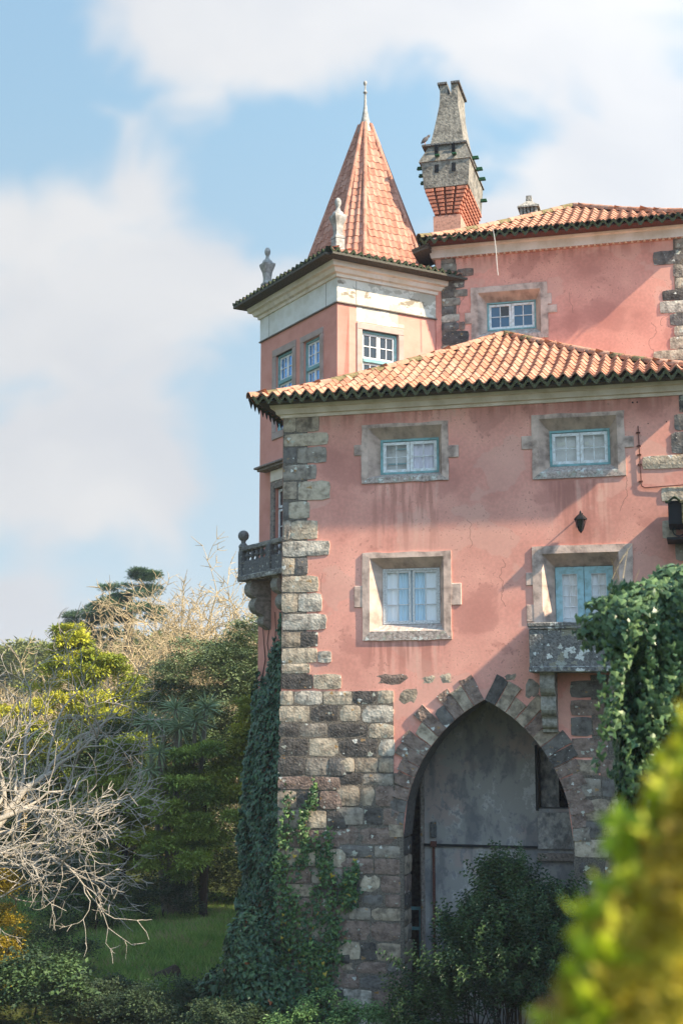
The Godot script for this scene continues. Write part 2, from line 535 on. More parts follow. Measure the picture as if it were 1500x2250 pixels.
# profile [out, up] swept along corners; each corner is [point, outward direction already scaled for its mitre]
func sweep(prof: Array, path: Array) -> ArrayMesh:
	var st := begin()
	for i in path.size() - 1:
		for k in prof.size() - 1:
			var a: Vector3 = path[i][0] + path[i][1] * prof[k][0] + Vector3.UP * prof[k][1]
			var b: Vector3 = path[i + 1][0] + path[i + 1][1] * prof[k][0] + Vector3.UP * prof[k][1]
			var c: Vector3 = path[i + 1][0] + path[i + 1][1] * prof[k + 1][0] + Vector3.UP * prof[k + 1][1]
			var d: Vector3 = path[i][0] + path[i][1] * prof[k + 1][0] + Vector3.UP * prof[k + 1][1]
			var ins: Vector3 = (path[i][0] + path[i + 1][0]) / 2 - (path[i][1] + path[i + 1][1]) * 0.3 + Vector3.UP * (prof[0][1] + prof[-1][1]) / 2
			quad(st, a, b, c, d, ins)
	return fin(st)


var stone_set := []


func stones_init():
	# rough blocks one unit wide and high, 0.2 deep, front face towards +z
	var r := RandomNumberGenerator.new()
	for v in 7:
		r.seed = 100 + v
		var st := begin()
		var nx := 4
		var ny := 3
		var p := {}
		for j in ny + 1:
			for i in nx + 1:
				var x := float(i) / nx - 0.5
				var y := float(j) / ny - 0.5
				var edge := i == 0 or i == nx or j == 0 or j == ny
				var corner := (i == 0 or i == nx) and (j == 0 or j == ny)
				var z := 0.004 + r.randf() * 0.014
				if edge:
					z = -0.008 + r.randf() * 0.01
					x *= 1.0 - r.randf() * 0.05
					y *= 1.0 - r.randf() * 0.1
				else:
					x += (r.randf() - 0.5) * 0.1
					y += (r.randf() - 0.5) * 0.12
				if corner:
					x *= 0.955
					y *= 0.9
				p[Vector2i(i, j)] = Vector3(x, y, z)
		for j in ny:
			for i in nx:
				quad(st, p[Vector2i(i, j)], p[Vector2i(i + 1, j)], p[Vector2i(i + 1, j + 1)], p[Vector2i(i, j + 1)], Vector3(0, 0, -9))
		var ring := []
		for i in nx:
			ring.append(p[Vector2i(i, 0)])
		for j in ny:
			ring.append(p[Vector2i(nx, j)])
		for i in nx:
			ring.append(p[Vector2i(nx - i, ny)])
		for j in ny:
			ring.append(p[Vector2i(0, ny - j)])
		for k in ring.size():
			var a: Vector3 = ring[k]
			var b: Vector3 = ring[(k + 1) % ring.size()]
			quad(st, a, b, Vector3(b.x * 1.01, b.y * 1.01, -0.16), Vector3(a.x * 1.01, a.y * 1.01, -0.16), Vector3.ZERO)
		stone_set.append(fin(st))


func stone(parent: Node, x0: float, x1: float, y0: float, y1: float, z: float, m: String, tilt := 0.0, base := Transform3D()):
	var c := Vector3((x0 + x1) / 2, (y0 + y1) / 2, z)
	var bas := Basis(Vector3.BACK, tilt).scaled_local(Vector3(x1 - x0, y1 - y0, 1.0))
	if rng.randf() < 0.5:
		bas = bas * Basis(Vector3(-1, 0, 0), Vector3(0, -1, 0), Vector3(0, 0, 1))
	put("stone", stone_set[rng.randi() % stone_set.size()], m, parent, base * Transform3D(bas, c))


var tone := ["stone_beige", "stone_buff", "stone_grey", "stone_dark", "stone_purple", "stone_pale", "stone_black"]


func pick(w: Array) -> String:
	var s := 0.0
	for x in w:
		s += x
	var q := rng.randf() * s
	for i in w.size():
		q -= w[i]
		if q <= 0:
			return tone[i]
	return tone[0]


func course(parent: Node, x0: float, x1: float, y0: float, y1: float, z: float, wmin: float, wmax: float, w: Array, base := Transform3D()):
	var x := x0
	while x < x1 - 0.05:
		var e := x + rng.randf_range(wmin, wmax)
		if x1 - e < wmin * 0.75:
			e = x1
		var t := rng.randf()
		stone(parent, x + 0.006, e - 0.006, y0 + 0.006, y1 - 0.006 - 0.015 * t, z + rng.randf_range(-0.012, 0.012), pick(w), rng.randf_range(-0.008, 0.008), base)
		x = e


# ------------------------------------------------------------------ windows
# xf: centre of the opening on the wall plane; sizes: outer, inner edge on the plane, sash opening
func surround(parent: Node3D, o: Rect2, i: Rect2, s: Rect2, deep: float, tabs: Array, sill := true):
	var proud := 0.035
	var top := func(r: Rect2): return r.position.y + r.size.y
	var rt := func(r: Rect2): return r.position.x + r.size.x
	var jag = func(a: Vector3, b: Vector3, n: int) -> Array:
		var out := []
		for k in n + 1:
			var q := a.lerp(b, float(k) / n)
			if k > 0 and k < n:
				q += Vector3(rng.randf_range(-1, 1), rng.randf_range(-1, 1), 0) * 0.016
			out.append(q)
		return out
	var cor = func(r: Rect2, z: float) -> Array:
		return [Vector3(r.position.x, top.call(r), z), Vector3(rt.call(r), top.call(r), z), Vector3(rt.call(r), r.position.y, z), Vector3(r.position.x, r.position.y, z)]
	var co: Array = cor.call(o, proud)
	var ci: Array = cor.call(i, proud + 0.004)
	var cs: Array = cor.call(s, -deep)
	var names := ["lintel", "jamb", "sill", "jamb"]
	var mat := ["surround", "surround", "sill", "surround"]
	for k in 4:
		if k == 2 and not sill:
			continue
		var st := begin()
		var a: Vector3 = co[k]
		var b: Vector3 = co[(k + 1) % 4]
		var oa: Array = jag.call(a, b, 7)
		var dir := Vector3(0, 0, -9)
		var out: Vector3 = (a + b) / 2 - (ci[k] + ci[(k + 1) % 4]) / 2
		for n in 7:
			var i0: Vector3 = ci[k].lerp(ci[(k + 1) % 4], n / 7.0)
			var i1: Vector3 = ci[k].lerp(ci[(k + 1) % 4], (n + 1) / 7.0)
			quad(st, oa[n], oa[n + 1], i1, i0, dir)
			var back := Vector3(0, 0, -0.12)
			quad(st, oa[n], oa[n + 1], oa[n + 1] + back, oa[n] + back, (oa[n] + oa[n + 1]) / 2 - out)
		quad(st, ci[k], ci[(k + 1) % 4], cs[(k + 1) % 4], cs[k], (ci[k] + cs[k]) / 2 + out * 5.0 + Vector3(0, 0, -1.0))
		# a deep lip behind the sash
		quad(st, cs[k], cs[(k + 1) % 4], cs[(k + 1) % 4] + Vector3(0, 0, -0.2), cs[k] + Vector3(0, 0, -0.2), cs[k] + out * 5.0)
		put(names[k], fin(st), mat[k], parent)
	for t in tabs:
		var st := begin()
		box(st, Vector3((t[0] + t[1]) / 2, (t[2] + t[3]) / 2, -0.04), Vector3(t[1] - t[0], t[3] - t[2], 0.13 + rng.randf() * 0.01), 0.012)
		put("jamb_stone", fin(st), "surround", parent)


func casement(parent: Node3D, x0: float, x1: float, y0: float, y1: float, z: float, cols: int, rows: int, fw: float, bw: float, wood: String, glass, bottom := 0.0):
	var st := begin()
	var d := 0.05
	box(st, Vector3(x0 + fw / 2, (y0 + y1) / 2, z), Vector3(fw, y1 - y0, d), 0.006)
	box(st, Vector3(x1 - fw / 2, (y0 + y1) / 2, z), Vector3(fw, y1 - y0, d), 0.006)
	box(st, Vector3((x0 + x1) / 2, y1 - fw / 2, z), Vector3(x1 - x0 - 2 * fw, fw, d - 0.004), 0.006)
	var fb := maxf(fw, bottom)
	box(st, Vector3((x0 + x1) / 2, y0 + fb / 2, z), Vector3(x1 - x0 - 2 * fw, fb, d - 0.004), 0.006)
	var gx0 := x0 + fw
	var gx1 := x1 - fw
	var gy0 := y0 + fb
	var gy1 := y1 - fw
	for c in range(1, cols):
		box(st, Vector3(lerpf(gx0, gx1, float(c) / cols), (gy0 + gy1) / 2, z), Vector3(bw, gy1 - gy0, 0.03), 0.004)
	for q in range(1, rows):
		box(st, Vector3((gx0 + gx1) / 2, lerpf(gy0, gy1, float(q) / rows), z), Vector3(gx1 - gx0, bw, 0.034), 0.004)
	put("sash", fin(st), wood, parent)
	for c in cols:
		for q in rows:
			var gs := begin()
			var a := Vector3(lerpf(gx0, gx1, float(c) / cols), lerpf(gy0, gy1, float(q) / rows), z - 0.006)
			var b := Vector3(lerpf(gx0, gx1, (c + 1.0) / cols), lerpf(gy0, gy1, (q + 1.0) / rows), z - 0.006)
			var t := rng.randf_range(-0.004, 0.004)
			quad(gs, Vector3(a.x, b.y, a.z + t), Vector3(b.x, b.y, a.z - t), Vector3(b.x, a.y, a.z), Vector3(a.x, a.y, a.z), a + Vector3(0, 0, -1))
			var gm = glass
			if glass is Array:
				gm = glass[(c + q * cols) % glass.size()]
			put("pane", fin(gs), gm, parent)


func frame4(parent: Node3D, x0: float, x1: float, y0: float, y1: float, z: float, w: float, deep: float, m: String):
	var st := begin()
	box(st, Vector3(x0 + w / 2, (y0 + y1) / 2, z), Vector3(w, y1 - y0, deep))
	box(st, Vector3(x1 - w / 2, (y0 + y1) / 2, z), Vector3(w, y1 - y0, deep))
	box(st, Vector3((x0 + x1) / 2, y1 - w / 2, z), Vector3(x1 - x0 - 2 * w, w, deep - 0.004))
	box(st, Vector3((x0 + x1) / 2, y0 + w / 2, z), Vector3(x1 - x0 - 2 * w, w, deep - 0.004))
	put("frame", fin(st), m, parent)


func curtain(parent: Node3D, x0: float, x1: float, y0: float, y1: float, z: float, m: String, folds := 5.0, deep := 0.03):
	var st := begin()
	var n := 24
	for k in n:
		var a := float(k) / n
		var b := (k + 1.0) / n
		var za := z + sin(a * TAU * folds) * deep
		var zb := z + sin(b * TAU * folds) * deep
		quad(st, Vector3(lerpf(x0, x1, a), y1, za), Vector3(lerpf(x0, x1, b), y1, zb), Vector3(lerpf(x0, x1, b), y0, zb), Vector3(lerpf(x0, x1, a), y0, za), Vector3(x0, y0, z - 9))
	put("curtain" if m.begins_with("curtain") or m == "drape" else "board", fin(st), m, parent)


# ------------------------------------------------------------------ roofs
func tile_mesh(w: float, length: float, amp: float, thick: float, seg := 8, phase := 0.0, lift := 0.03) -> ArrayMesh:
	var st := begin()
	var prof := []
	for k in seg + 1:
		var a := float(k) / seg
		prof.append(Vector2((a - 0.5) * w * 1.05, amp * cos(TAU * a + phase) + amp))
	var deep := Vector3(0, -9, 0)
	for k in seg:
		var p: Vector2 = prof[k]
		var q: Vector2 = prof[k + 1]
		st.set_smooth_group(1)
		quad(st, Vector3(p.x, p.y, 0), Vector3(q.x, q.y, 0), Vector3(q.x, q.y + lift, length), Vector3(p.x, p.y + lift, length), deep)
		st.set_smooth_group(-1)
		quad(st, Vector3(p.x, p.y + lift, length), Vector3(q.x, q.y + lift, length), Vector3(q.x, q.y + lift - thick, length), Vector3(p.x, p.y + lift - thick, length), Vector3(p.x, p.y, 0))
	return fin(st)


func ridge_mesh(r: float, length: float) -> ArrayMesh:
	var st := begin()
	var n := 6
	for k in n:
		var a := lerpf(-0.15, PI + 0.15, float(k) / n)
		var b := lerpf(-0.15, PI + 0.15, (k + 1.0) / n)
		st.set_smooth_group(1)
		quad(st, Vector3(cos(a) * r * 0.9, sin(a) * r * 0.9, 0), Vector3(cos(b) * r * 0.9, sin(b) * r * 0.9, 0), Vector3(cos(b) * r, sin(b) * r, length), Vector3(cos(a) * r, sin(a) * r, length), Vector3.ZERO)
		st.set_smooth_group(-1)
		quad(st, Vector3(cos(a) * r, sin(a) * r, length), Vector3(cos(b) * r, sin(b) * r, length), Vector3(cos(b) * r * 0.82, sin(b) * r * 0.82, length), Vector3(cos(a) * r * 0.82, sin(a) * r * 0.82, length), Vector3(0, 0, -9))
	return fin(st)


# one slope of a hipped roof: eave from o along `right`, rising along `inward`; height(d) gives the rise
func slope(parent: Node, o: Vector3, right: Vector3, inward: Vector3, half: float, cut: float, rise: float, power: float, tile_w: float, step: float, meshes: Array, mset: String, single: bool):
	var height = func(d: float) -> float: return rise * pow(d / half, power)
	var rows := int(ceil(cut / step))
	var xfs := []
	var cols := []
	for r in rows:
		var d0 := r * step
		var d1 := minf(d0 + step, cut)
		var p0: Vector3 = o + inward * d0 + Vector3.UP * height.call(d0)
		var p1: Vector3 = o + inward * d1 + Vector3.UP * height.call(d1)
		var z := (p0 - p1).normalized()
		var y := z.cross(right).normalized()
		var reach := half - (d0 + d1) / 2
		var n := int(floor(reach / tile_w))
		for c in range(-n, n + 1):
			if absf(c * tile_w) > reach + tile_w * 0.4:
				continue
			var at := p1 + right * (half + c * tile_w) + y * 0.02 - z * 0.06
			var xf := Transform3D(Basis(right, y, z).rotated(y, rng.randf_range(-0.012, 0.012)), at + y * rng.randf_range(-0.006, 0.006))
			if single:
				put("roof_tile", meshes[rng.randi() % meshes.size()], mset + str(rng.randi() % 4), parent, xf)
			else:
				xfs.append(xf)
				cols.append(Color.WHITE)
	if not single:
		scatter("far_tiles", meshes[0], mset + "0", xfs, cols, parent)


func hip_caps(parent: Node, eave: Vector3, apex: Vector3, half: float, rise: float, power: float, mesh: Mesh, length: float, m: Array):
	var total := Vector2(apex.x - eave.x, apex.z - eave.z).length()
	var n := int(total / (length * 0.8))
	for k in n:
		var a := float(k) / n
		var b := (k + 1.0) / n
		var p := Vector3(lerpf(eave.x, apex.x, a), eave.y + rise * pow(a, power), lerpf(eave.z, apex.z, a))
		var q := Vector3(lerpf(eave.x, apex.x, b), eave.y + rise * pow(b, power), lerpf(eave.z, apex.z, b))
		var z := (p - q).normalized()
		var x := Vector3.UP.cross(z).normalized()
		var y := z.cross(x)
		put("ridge_tile", mesh, m[rng.randi() % m.size()], parent, Transform3D(Basis(x, y, z).scaled_local(Vector3(1, 1, p.distance_to(q) * 1.12 / length)), q + y * 0.06))


func hip_bed(a: Vector3, b: Vector3, c: Vector3, half: float, rise: float, power: float) -> ArrayMesh:
	# sheet under the tiles of one slope: eave corners a, b and apex c
	var st := begin()
	var n := 10
	for k in n:
		var s := float(k) / n
		var t := (k + 1.0) / n
		var f = func(e: Vector3, q: float) -> Vector3: return Vector3(lerpf(e.x, c.x, q), e.y + rise * pow(q, power) - 0.03, lerpf(e.z, c.z, q))
		quad(st, f.call(a, s), f.call(b, s), f.call(b, t), f.call(a, t), Vector3(c.x, a.y - 5, c.z))
	return fin(st)


func extrude(st: SurfaceTool, poly: PackedVector2Array, x0: float, x1: float, xf := Transform3D()):
	# outline in (z, y), drawn out along x
	var idx := Geometry2D.triangulate_polygon(poly)
	var cen := Vector2.ZERO
	for p in poly:
		cen += p / poly.size()
	var mid := xf * Vector3((x0 + x1) / 2, cen.y, cen.x)
	for e in [x0, x1]:
		for k in range(0, idx.size(), 3):
			var t := []
			for q in 3:
				t.append(xf * Vector3(e, poly[idx[k + q]].y, poly[idx[k + q]].x))
			var nx := xf.basis * Vector3(x1 - x0, 0, 0) * (1.0 if e == x1 else -1.0)
			tri(st, t[0], t[1], t[2], (t[0] + t[1] + t[2]) / 3.0 - nx)
	var cw := Geometry2D.is_polygon_clockwise(poly)
	for k in poly.size():
		var a := poly[k]
		var b := poly[(k + 1) % poly.size()]
		var nn := (b - a).orthogonal() * (-1.0 if cw else 1.0)
		var m2 := (a + b) / 2 + nn
		quad(st, xf * Vector3(x0, a.y, a.x), xf * Vector3(x1, a.y, a.x), xf * Vector3(x1, b.y, b.x), xf * Vector3(x0, b.y, b.x), xf * Vector3((x0 + x1) / 2, m2.y, m2.x))


# ------------------------------------------------------------------ the house
const XL := -9.37
const XR := 0.05
const ZF := -30.0
const ZU := -34.7


func arch_y(x: float) -> float:
	# pointed arch of two arcs over the opening -6.5 .. -2.76, springing at 4.4
	var r := 3.38
	var c := -6.5 + r if x < -4.63 else -2.76 - r
	return 4.4 + sqrt(maxf(r * r - (x - c) * (x - c), 0.0))


func house():
	stones_init()
	rng.seed = 21
	var h := node("pink_house")
	tag(h, "pink rendered house with grey stone corners, hipped tile roofs and a pointed arch", "house")
	var front := Transform3D(Basis(), Vector3(0, 0, ZF))
	var up := Transform3D(Basis(), Vector3(0, 0, ZU))
	var fimg := wall_image(XL, XR, 0.0, 14.5, 1024, 1536, [[-7.3, -5.5, 12.4, 2.2], [-3.2, -1.6, 12.3, 2.3], [-7.4, -5.4, 8.75, 1.3], [-3.6, -3.3, 8.6, 1.2], [-9.0, -0.2, 14.2, 0.5]], 61)
	var uimg := wall_image(-6.6, 0.1, 13.8, 19.6, 768, 640, [[-5.5, -3.6, 16.95, 0.6], [-6.4, 0.0, 19.5, 0.5]], 62)
	var fm := M("front_plaster", Color.WHITE, null, 1.0, 0.93)
	fm.albedo_texture = fimg
	var um := M("upper_plaster", Color.WHITE, null, 1.0, 0.93)
	um.albedo_texture = uimg
	var fuv := [XL, XR, 0.0, 14.5]
	var uuv := [-6.6, 0.1, 13.8, 19.6]

	# front wall: upper sheet with the window openings, lower pieces round the arch
	var fw := node("front_wall", h)
	put("plaster", wall_panel(XL, XR, 8.06, 14.4, [[-7.27, -5.54, 12.56, 13.73], [-3.29, -1.57, 12.5, 13.72], [-7.24, -5.53, 8.99, 10.66], [-3.29, -1.62, 8.16, 10.64]], 0.42, fuv), fm, fw, front)
	var st := begin()
	var V = func(p: Vector3):
		st.set_uv(Vector2((p.x - XL) / (XR - XL), (14.5 - p.y) / 14.5))
		st.add_vertex(p)
	var face = func(x0, x1, ya0, ya1, yb):
		for p in [Vector3(x0, yb, ZF), Vector3(x1, yb, ZF), Vector3(x1, ya1, ZF), Vector3(x0, yb, ZF), Vector3(x1, ya1, ZF), Vector3(x0, ya0, ZF)]:
			V.call(p)
	face.call(XL, -6.5, 0.0, 0.0, 8.06)
	face.call(-2.76, XR, 0.0, 0.0, 8.06)
	var soff := begin()
	for k in 40:
		var x0 := lerpf(-6.5, -2.76, k / 40.0)
		var x1 := lerpf(-6.5, -2.76, (k + 1) / 40.0)
		face.call(x0, x1, arch_y(x0), arch_y(x1), 8.06)
		quad(soff, Vector3(x0, arch_y(x0), ZF), Vector3(x1, arch_y(x1), ZF), Vector3(x1, arch_y(x1), ZF - 0.95), Vector3(x0, arch_y(x0), ZF - 0.95), Vector3((x0 + x1) / 2, 20, ZF))
	put("lower_plaster", fin(st), fm, fw)
	put("arch_soffit", fin(soff), "soffit", fw)
	# solid behind the pier, the right pier and over the arch
	st = begin()
	box(st, Vector3((XL - 6.5) / 2 - 0.01, 3.8, ZF - 0.48), Vector3(-6.5 - XL - 0.06, 7.7, 0.9))
	put("pier_core", fin(st), "mortar", fw)
	st = begin()
	box(st, Vector3((XL - 6.7) / 2, 3.8, ZF), Vector3(-6.7 - XL - 0.02, 7.66, 0.06))
	box(st, Vector3((-6.7 - 6.5) / 2, 2.9, ZF), Vector3(0.21, 5.8, 0.058))
	put("pier_mortar", fin(st), "mortar", fw)
	st = begin()
	box(st, Vector3(XL + 0.31, 10.9, ZF - 0.05), Vector3(0.6, 6.4, 0.13))
	put("corner_mortar", fin(st), "mortar", fw)
	st = begin()
	box(st, Vector3((XR - 2.76) / 2 + 0.01, 4.0, ZF - 0.5), Vector3(2.76 + XR - 0.04, 8.04, 0.93))
	put("right_pier_core", fin(st), "mortar", fw)
	st = begin()
	box(st, Vector3(-1.355, 2.9, ZF - 0.01), Vector3(2.81, 5.8, 0.06))
	box(st, Vector3(-1.2, 6.9, ZF - 0.012), Vector3(2.2, 2.1, 0.058))
	put("right_pier_mortar", fin(st), "mortar", fw)
	for q in [[-9.35, -9.04, 13.75, 14.12, 0], [-9.04, -8.46, 13.73, 14.12, 1], [-9.35, -8.23, 13.4, 13.72, 0], [-9.35, -9.02, 12.99, 13.39, 3], [-9.02, -8.28, 12.98, 13.38, 2], [-9.36, -8.52, 12.58, 12.96, 2], [-9.35, -9.0, 12.13, 12.57, 1], [-8.99, -8.19, 12.09, 12.56, 0], [-9.36, -9.21, 11.65, 12.08, 3],
		[-9.21, -8.69, 11.66, 12.08, 0], [-9.36, -9.15, 11.16, 11.64, 2], [-9.15, -8.49, 11.16, 11.62, 0], [-9.37, -8.19, 10.76, 11.14, 5], [-9.37, -9.05, 10.34, 10.74, 0], [-9.05, -8.73, 10.33, 10.74, 3], [-9.38, -8.47, 9.92, 10.32, 0], [-9.37, -8.97, 9.45, 9.91, 0], [-8.97, -8.39, 9.46, 9.91, 5],
		[-9.37, -8.27, 9.04, 9.43, 5], [-9.37, -8.9, 8.65, 9.01, 1], [-8.9, -8.48, 8.65, 9.02, 6], [-9.37, -8.49, 8.28, 8.64, 0], [-8.49, -8.16, 8.28, 8.56, 5], [-9.37, -8.67, 8.04, 8.28, 0], [-9.37, -8.6, 7.67, 8.04, 6], [-8.6, -7.92, 7.67, 8.03, 0]]:
		stone(fw, q[0], q[1], q[2], q[3], ZF + 0.025, tone[q[4]])
	for q in [[-7.11, -6.35, 7.76, 8.04, 4], [-6.05, -5.73, 7.79, 7.98, 0], [-5.65, -5.36, 7.8, 8.03, 0], [-6.59, -6.14, 7.32, 7.7, 1], [-4.19, -3.91, 7.84, 8.0, 1], [-3.74, -3.4, 7.44, 7.9, 2]]:
		stone(fw, q[0], q[1], q[2], q[3], ZF + 0.0, tone[q[4]], rng.randf_range(-0.12, 0.12))
	for q in [[-9.39, -9.06, 7.32, 7.65, 0], [-9.04, -8.36, 7.32, 7.65, 5], [-8.36, -7.67, 7.32, 7.64, 0], [-7.65, -7.07, 7.33, 7.64, 6], [-7.07, -6.7, 7.35, 7.65, 0], [-9.41, -8.66, 6.93, 7.31, 0], [-8.65, -7.99, 6.94, 7.32, 6], [-7.97, -7.47, 6.95, 7.32, 0], [-7.46, -6.7, 6.92, 7.32, 5], [-9.42, -8.92, 6.59, 6.91, 6],
		[-8.91, -8.25, 6.6, 6.91, 2], [-8.25, -7.29, 6.59, 6.9, 6], [-7.28, -6.7, 6.57, 6.91, 0], [-9.42, -8.7, 6.15, 6.56, 6], [-8.69, -7.99, 6.16, 6.57, 0], [-7.97, -7.07, 6.16, 6.57, 6], [-7.06, -6.68, 6.17, 6.56, 5]]:
		stone(fw, q[0], q[1], q[2], q[3], ZF + 0.035, tone[q[4]])
	var y := 6.15
	for half in 2:
		y = 6.15
		while y > 0.0:
			var hh := rng.randf_range(0.24, 0.48)
			var right := -6.7 if y > 5.4 else -6.56
			var seam := -8.05 + rng.randf_range(-0.12, 0.12)
			if half == 0:
				course(fw, -9.44, -8.06 + rng.randf_range(-0.1, 0.36), y - hh, y, ZF + 0.05, 0.3, 0.95, [0.2, 0.2, 0.2, 0.2, 0.36, 0.02, 0.3])
			else:
				course(fw, -8.05, right, y - hh, y, ZF + 0.04, 0.28, 0.9, [0.16, 0.2, 0.22, 0.22, 0.38, 0.02, 0.26])
			y -= hh
	# stones of the pier's inner side, facing the arch
	var side := Transform3D(Basis(Vector3.UP, PI / 2), Vector3(-6.5, 0, 0))
	y = 5.9
	while y > 0.0:
		var hh := rng.randf_range(0.32, 0.46)
		course(fw, 30.02, 30.93, y - hh, y, -0.01, 0.4, 0.9, [0.2, 0.2, 0.35, 0.2, 0.3, 0.0, 0.2], side)
		y -= hh
	# right pier
	y = 7.85
	while y > 0.0:
		var hh := rng.randf_range(0.36, 0.5)
		course(fw, -2.76, XR, y - hh, y, ZF + 0.02, 0.45, 0.95, [0.04, 0.1, 0.5, 0.3, 0.4, 0.0, 0.1])
		y -= hh
	arch_stones(fw)
	# right-hand corner stones
	for q in [[-0.2, 0.06, 13.7, 14.12, 3], [-0.32, 0.06, 13.3, 13.68, 3], [-0.4, 0.06, 12.78, 13.28, 3], [-1.05, 0.06, 12.46, 12.77, 0], [-0.66, 0.06, 11.72, 12.06, 0], [-0.66, -0.36, 10.9, 11.32, 0], [-0.4, 0.06, 10.4, 10.85, 2]]:
		stone(fw, q[0], q[1], q[2], q[3], ZF + 0.025, tone[q[4]])

	# other walls of the two blocks
	st = begin()
	box(st, Vector3(XL + 0.15, 7.2, -36.4), Vector3(0.3, 14.4, 11.95))
	box(st, Vector3(XR - 0.15, 7.2, -36.4), Vector3(0.3, 14.4, 11.95))
	put("side_wall", fin(st), "plaster", h)
	st = begin()
	box(st, Vector3((XL + XR) / 2, 9.8, -42.5), Vector3(XR - XL, 19.6, 0.3))
	put("back_wall", fin(st), "plaster", h)
	var uw := node("upper_wall", h)
	put("plaster", wall_panel(-6.52, 0.06, 13.8, 19.6, [[-5.36, -3.7, 17.15, 18.34]], 0.42, uuv), um, uw, up)
	st = begin()
	box(st, Vector3(-6.37, 16.9, -38.7), Vector3(0.3, 5.5, 7.1))
	box(st, Vector3(-0.09, 16.9, -38.7), Vector3(0.3, 5.5, 7.1))
	put("upper_side_wall", fin(st), "plaster", uw)
	st = begin()
	box(st, Vector3(-6.16, 16.6, ZU - 0.05), Vector3(0.4, 5.6, 0.13))
	box(st, Vector3(-0.08, 16.6, ZU - 0.05), Vector3(0.28, 5.6, 0.13))
	put("corner_mortar", fin(st), "mortar", uw)
	for q in [[-6.36, -6.01, 19.27, 19.43, 2], [-6.36, -5.93, 18.87, 19.26, 2], [-5.92, -5.47, 18.86, 19.09, 4], [-6.36, -5.72, 18.54, 18.85, 3], [-6.37, -6.02, 18.33, 18.53, 3], [-6.01, -5.64, 18.3, 18.51, 2], [-6.37, -5.84, 18.06, 18.29, 2], [-6.37, -6.02, 17.84, 18.05, 3], [-6.38, -5.87, 17.61, 17.83, 5], [-6.38, -5.89, 17.38, 17.59, 3],
		[-5.89, -5.73, 17.37, 17.6, 4], [-6.38, -5.62, 16.98, 17.36, 6], [-6.39, -6.15, 16.77, 16.97, 2], [-6.14, -5.76, 16.77, 16.96, 2], [-6.39, -5.86, 16.55, 16.75, 3], [-0.17, 0.06, 19.13, 19.43, 2], [-0.75, 0.06, 18.72, 19.11, 3], [-0.25, 0.06, 18.36, 18.7, 2], [-0.21, 0.06, 18.05, 18.34, 0], [-0.55, 0.06, 17.75, 18.03, 6], [-0.63, 0.06, 17.4, 17.74, 5],
		[-0.38, 0.06, 17.06, 17.39, 3], [-0.28, 0.06, 16.78, 17.05, 0], [-0.4, 0.06, 16.44, 16.77, 0], [-0.83, 0.06, 16.15, 16.43, 0], [-0.58, 0.06, 15.9, 16.14, 3]]:
		stone(uw, q[0], q[1], q[2], q[3], ZU + 0.02, tone[q[4]])
	# pale scars of lost paint under the upper eaves
	for k in 9:
		stone(uw, -4.4 + k * 0.13 + rng.randf() * 0.1, -4.34 + k * 0.13 + rng.randf() * 0.16, 19.02 + rng.randf() * 0.12 + k * 0.02, 19.1 + rng.randf() * 0.1 + k * 0.02, ZU - 0.028, "stone_pale", rng.randf_range(-0.6, 0.6))

	# cornices
	var out := 1.0
	var cp := [[0.0, 14.1], [0.05, 14.1], [0.06, 14.17], [0.13, 14.18], [0.16, 14.3], [0.24, 14.31], [0.26, 14.38], [0.0, 14.4]]
	put("cornice", sweep(cp, [[Vector3(XL, 0, -42), Vector3(-1, 0, 0)], [Vector3(XL, 0, ZF), Vector3(-1, 0, 1)], [Vector3(XR, 0, ZF), Vector3(1, 0, 1)], [Vector3(XR, 0, -42), Vector3(1, 0, 0)]]), "white_clean", h)
	var up_c := [[0.0, 19.4], [0.1, 19.42], [0.15, 19.63], [0.22, 19.65], [0.24, 19.7], [0.0, 19.71]]
	put("upper_cornice", sweep(up_c, [[Vector3(-6.52, 0, -42), Vector3(-1, 0, 0)], [Vector3(-6.52, 0, ZU), Vector3(-1, 0, 1)], [Vector3(0.06, 0, ZU), Vector3(1, 0, 1)], [Vector3(0.06, 0, -42), Vector3(1, 0, 0)]]), "frieze", h)
	# scalloped edge under the upper cornice
	st = begin()
	var sx := -6.3
	while sx < 0.0:
		var pts := PackedVector2Array()
		for k in 7:
			var a := PI + PI * k / 6.0
			pts.append(Vector2(cos(a) * 0.075, sin(a) * 0.06))
		var rot := Transform3D(Basis(Vector3(0, 0, 1), Vector3(0, 1, 0), Vector3(1, 0, 0)), Vector3(sx, 19.45, ZU + 0.05))
		extrude(st, pts, -0.05, 0.05, rot)
		sx += 0.16
	kind(put("scallop_trim", fin(st), "brick_pale", h), "stuff")

	lower_roof(h)
	upper_roof(h)
	house_windows(h)
	arch_room(h)
	chimneys(h)
	stone_balcony(h)
	house_fittings(h)


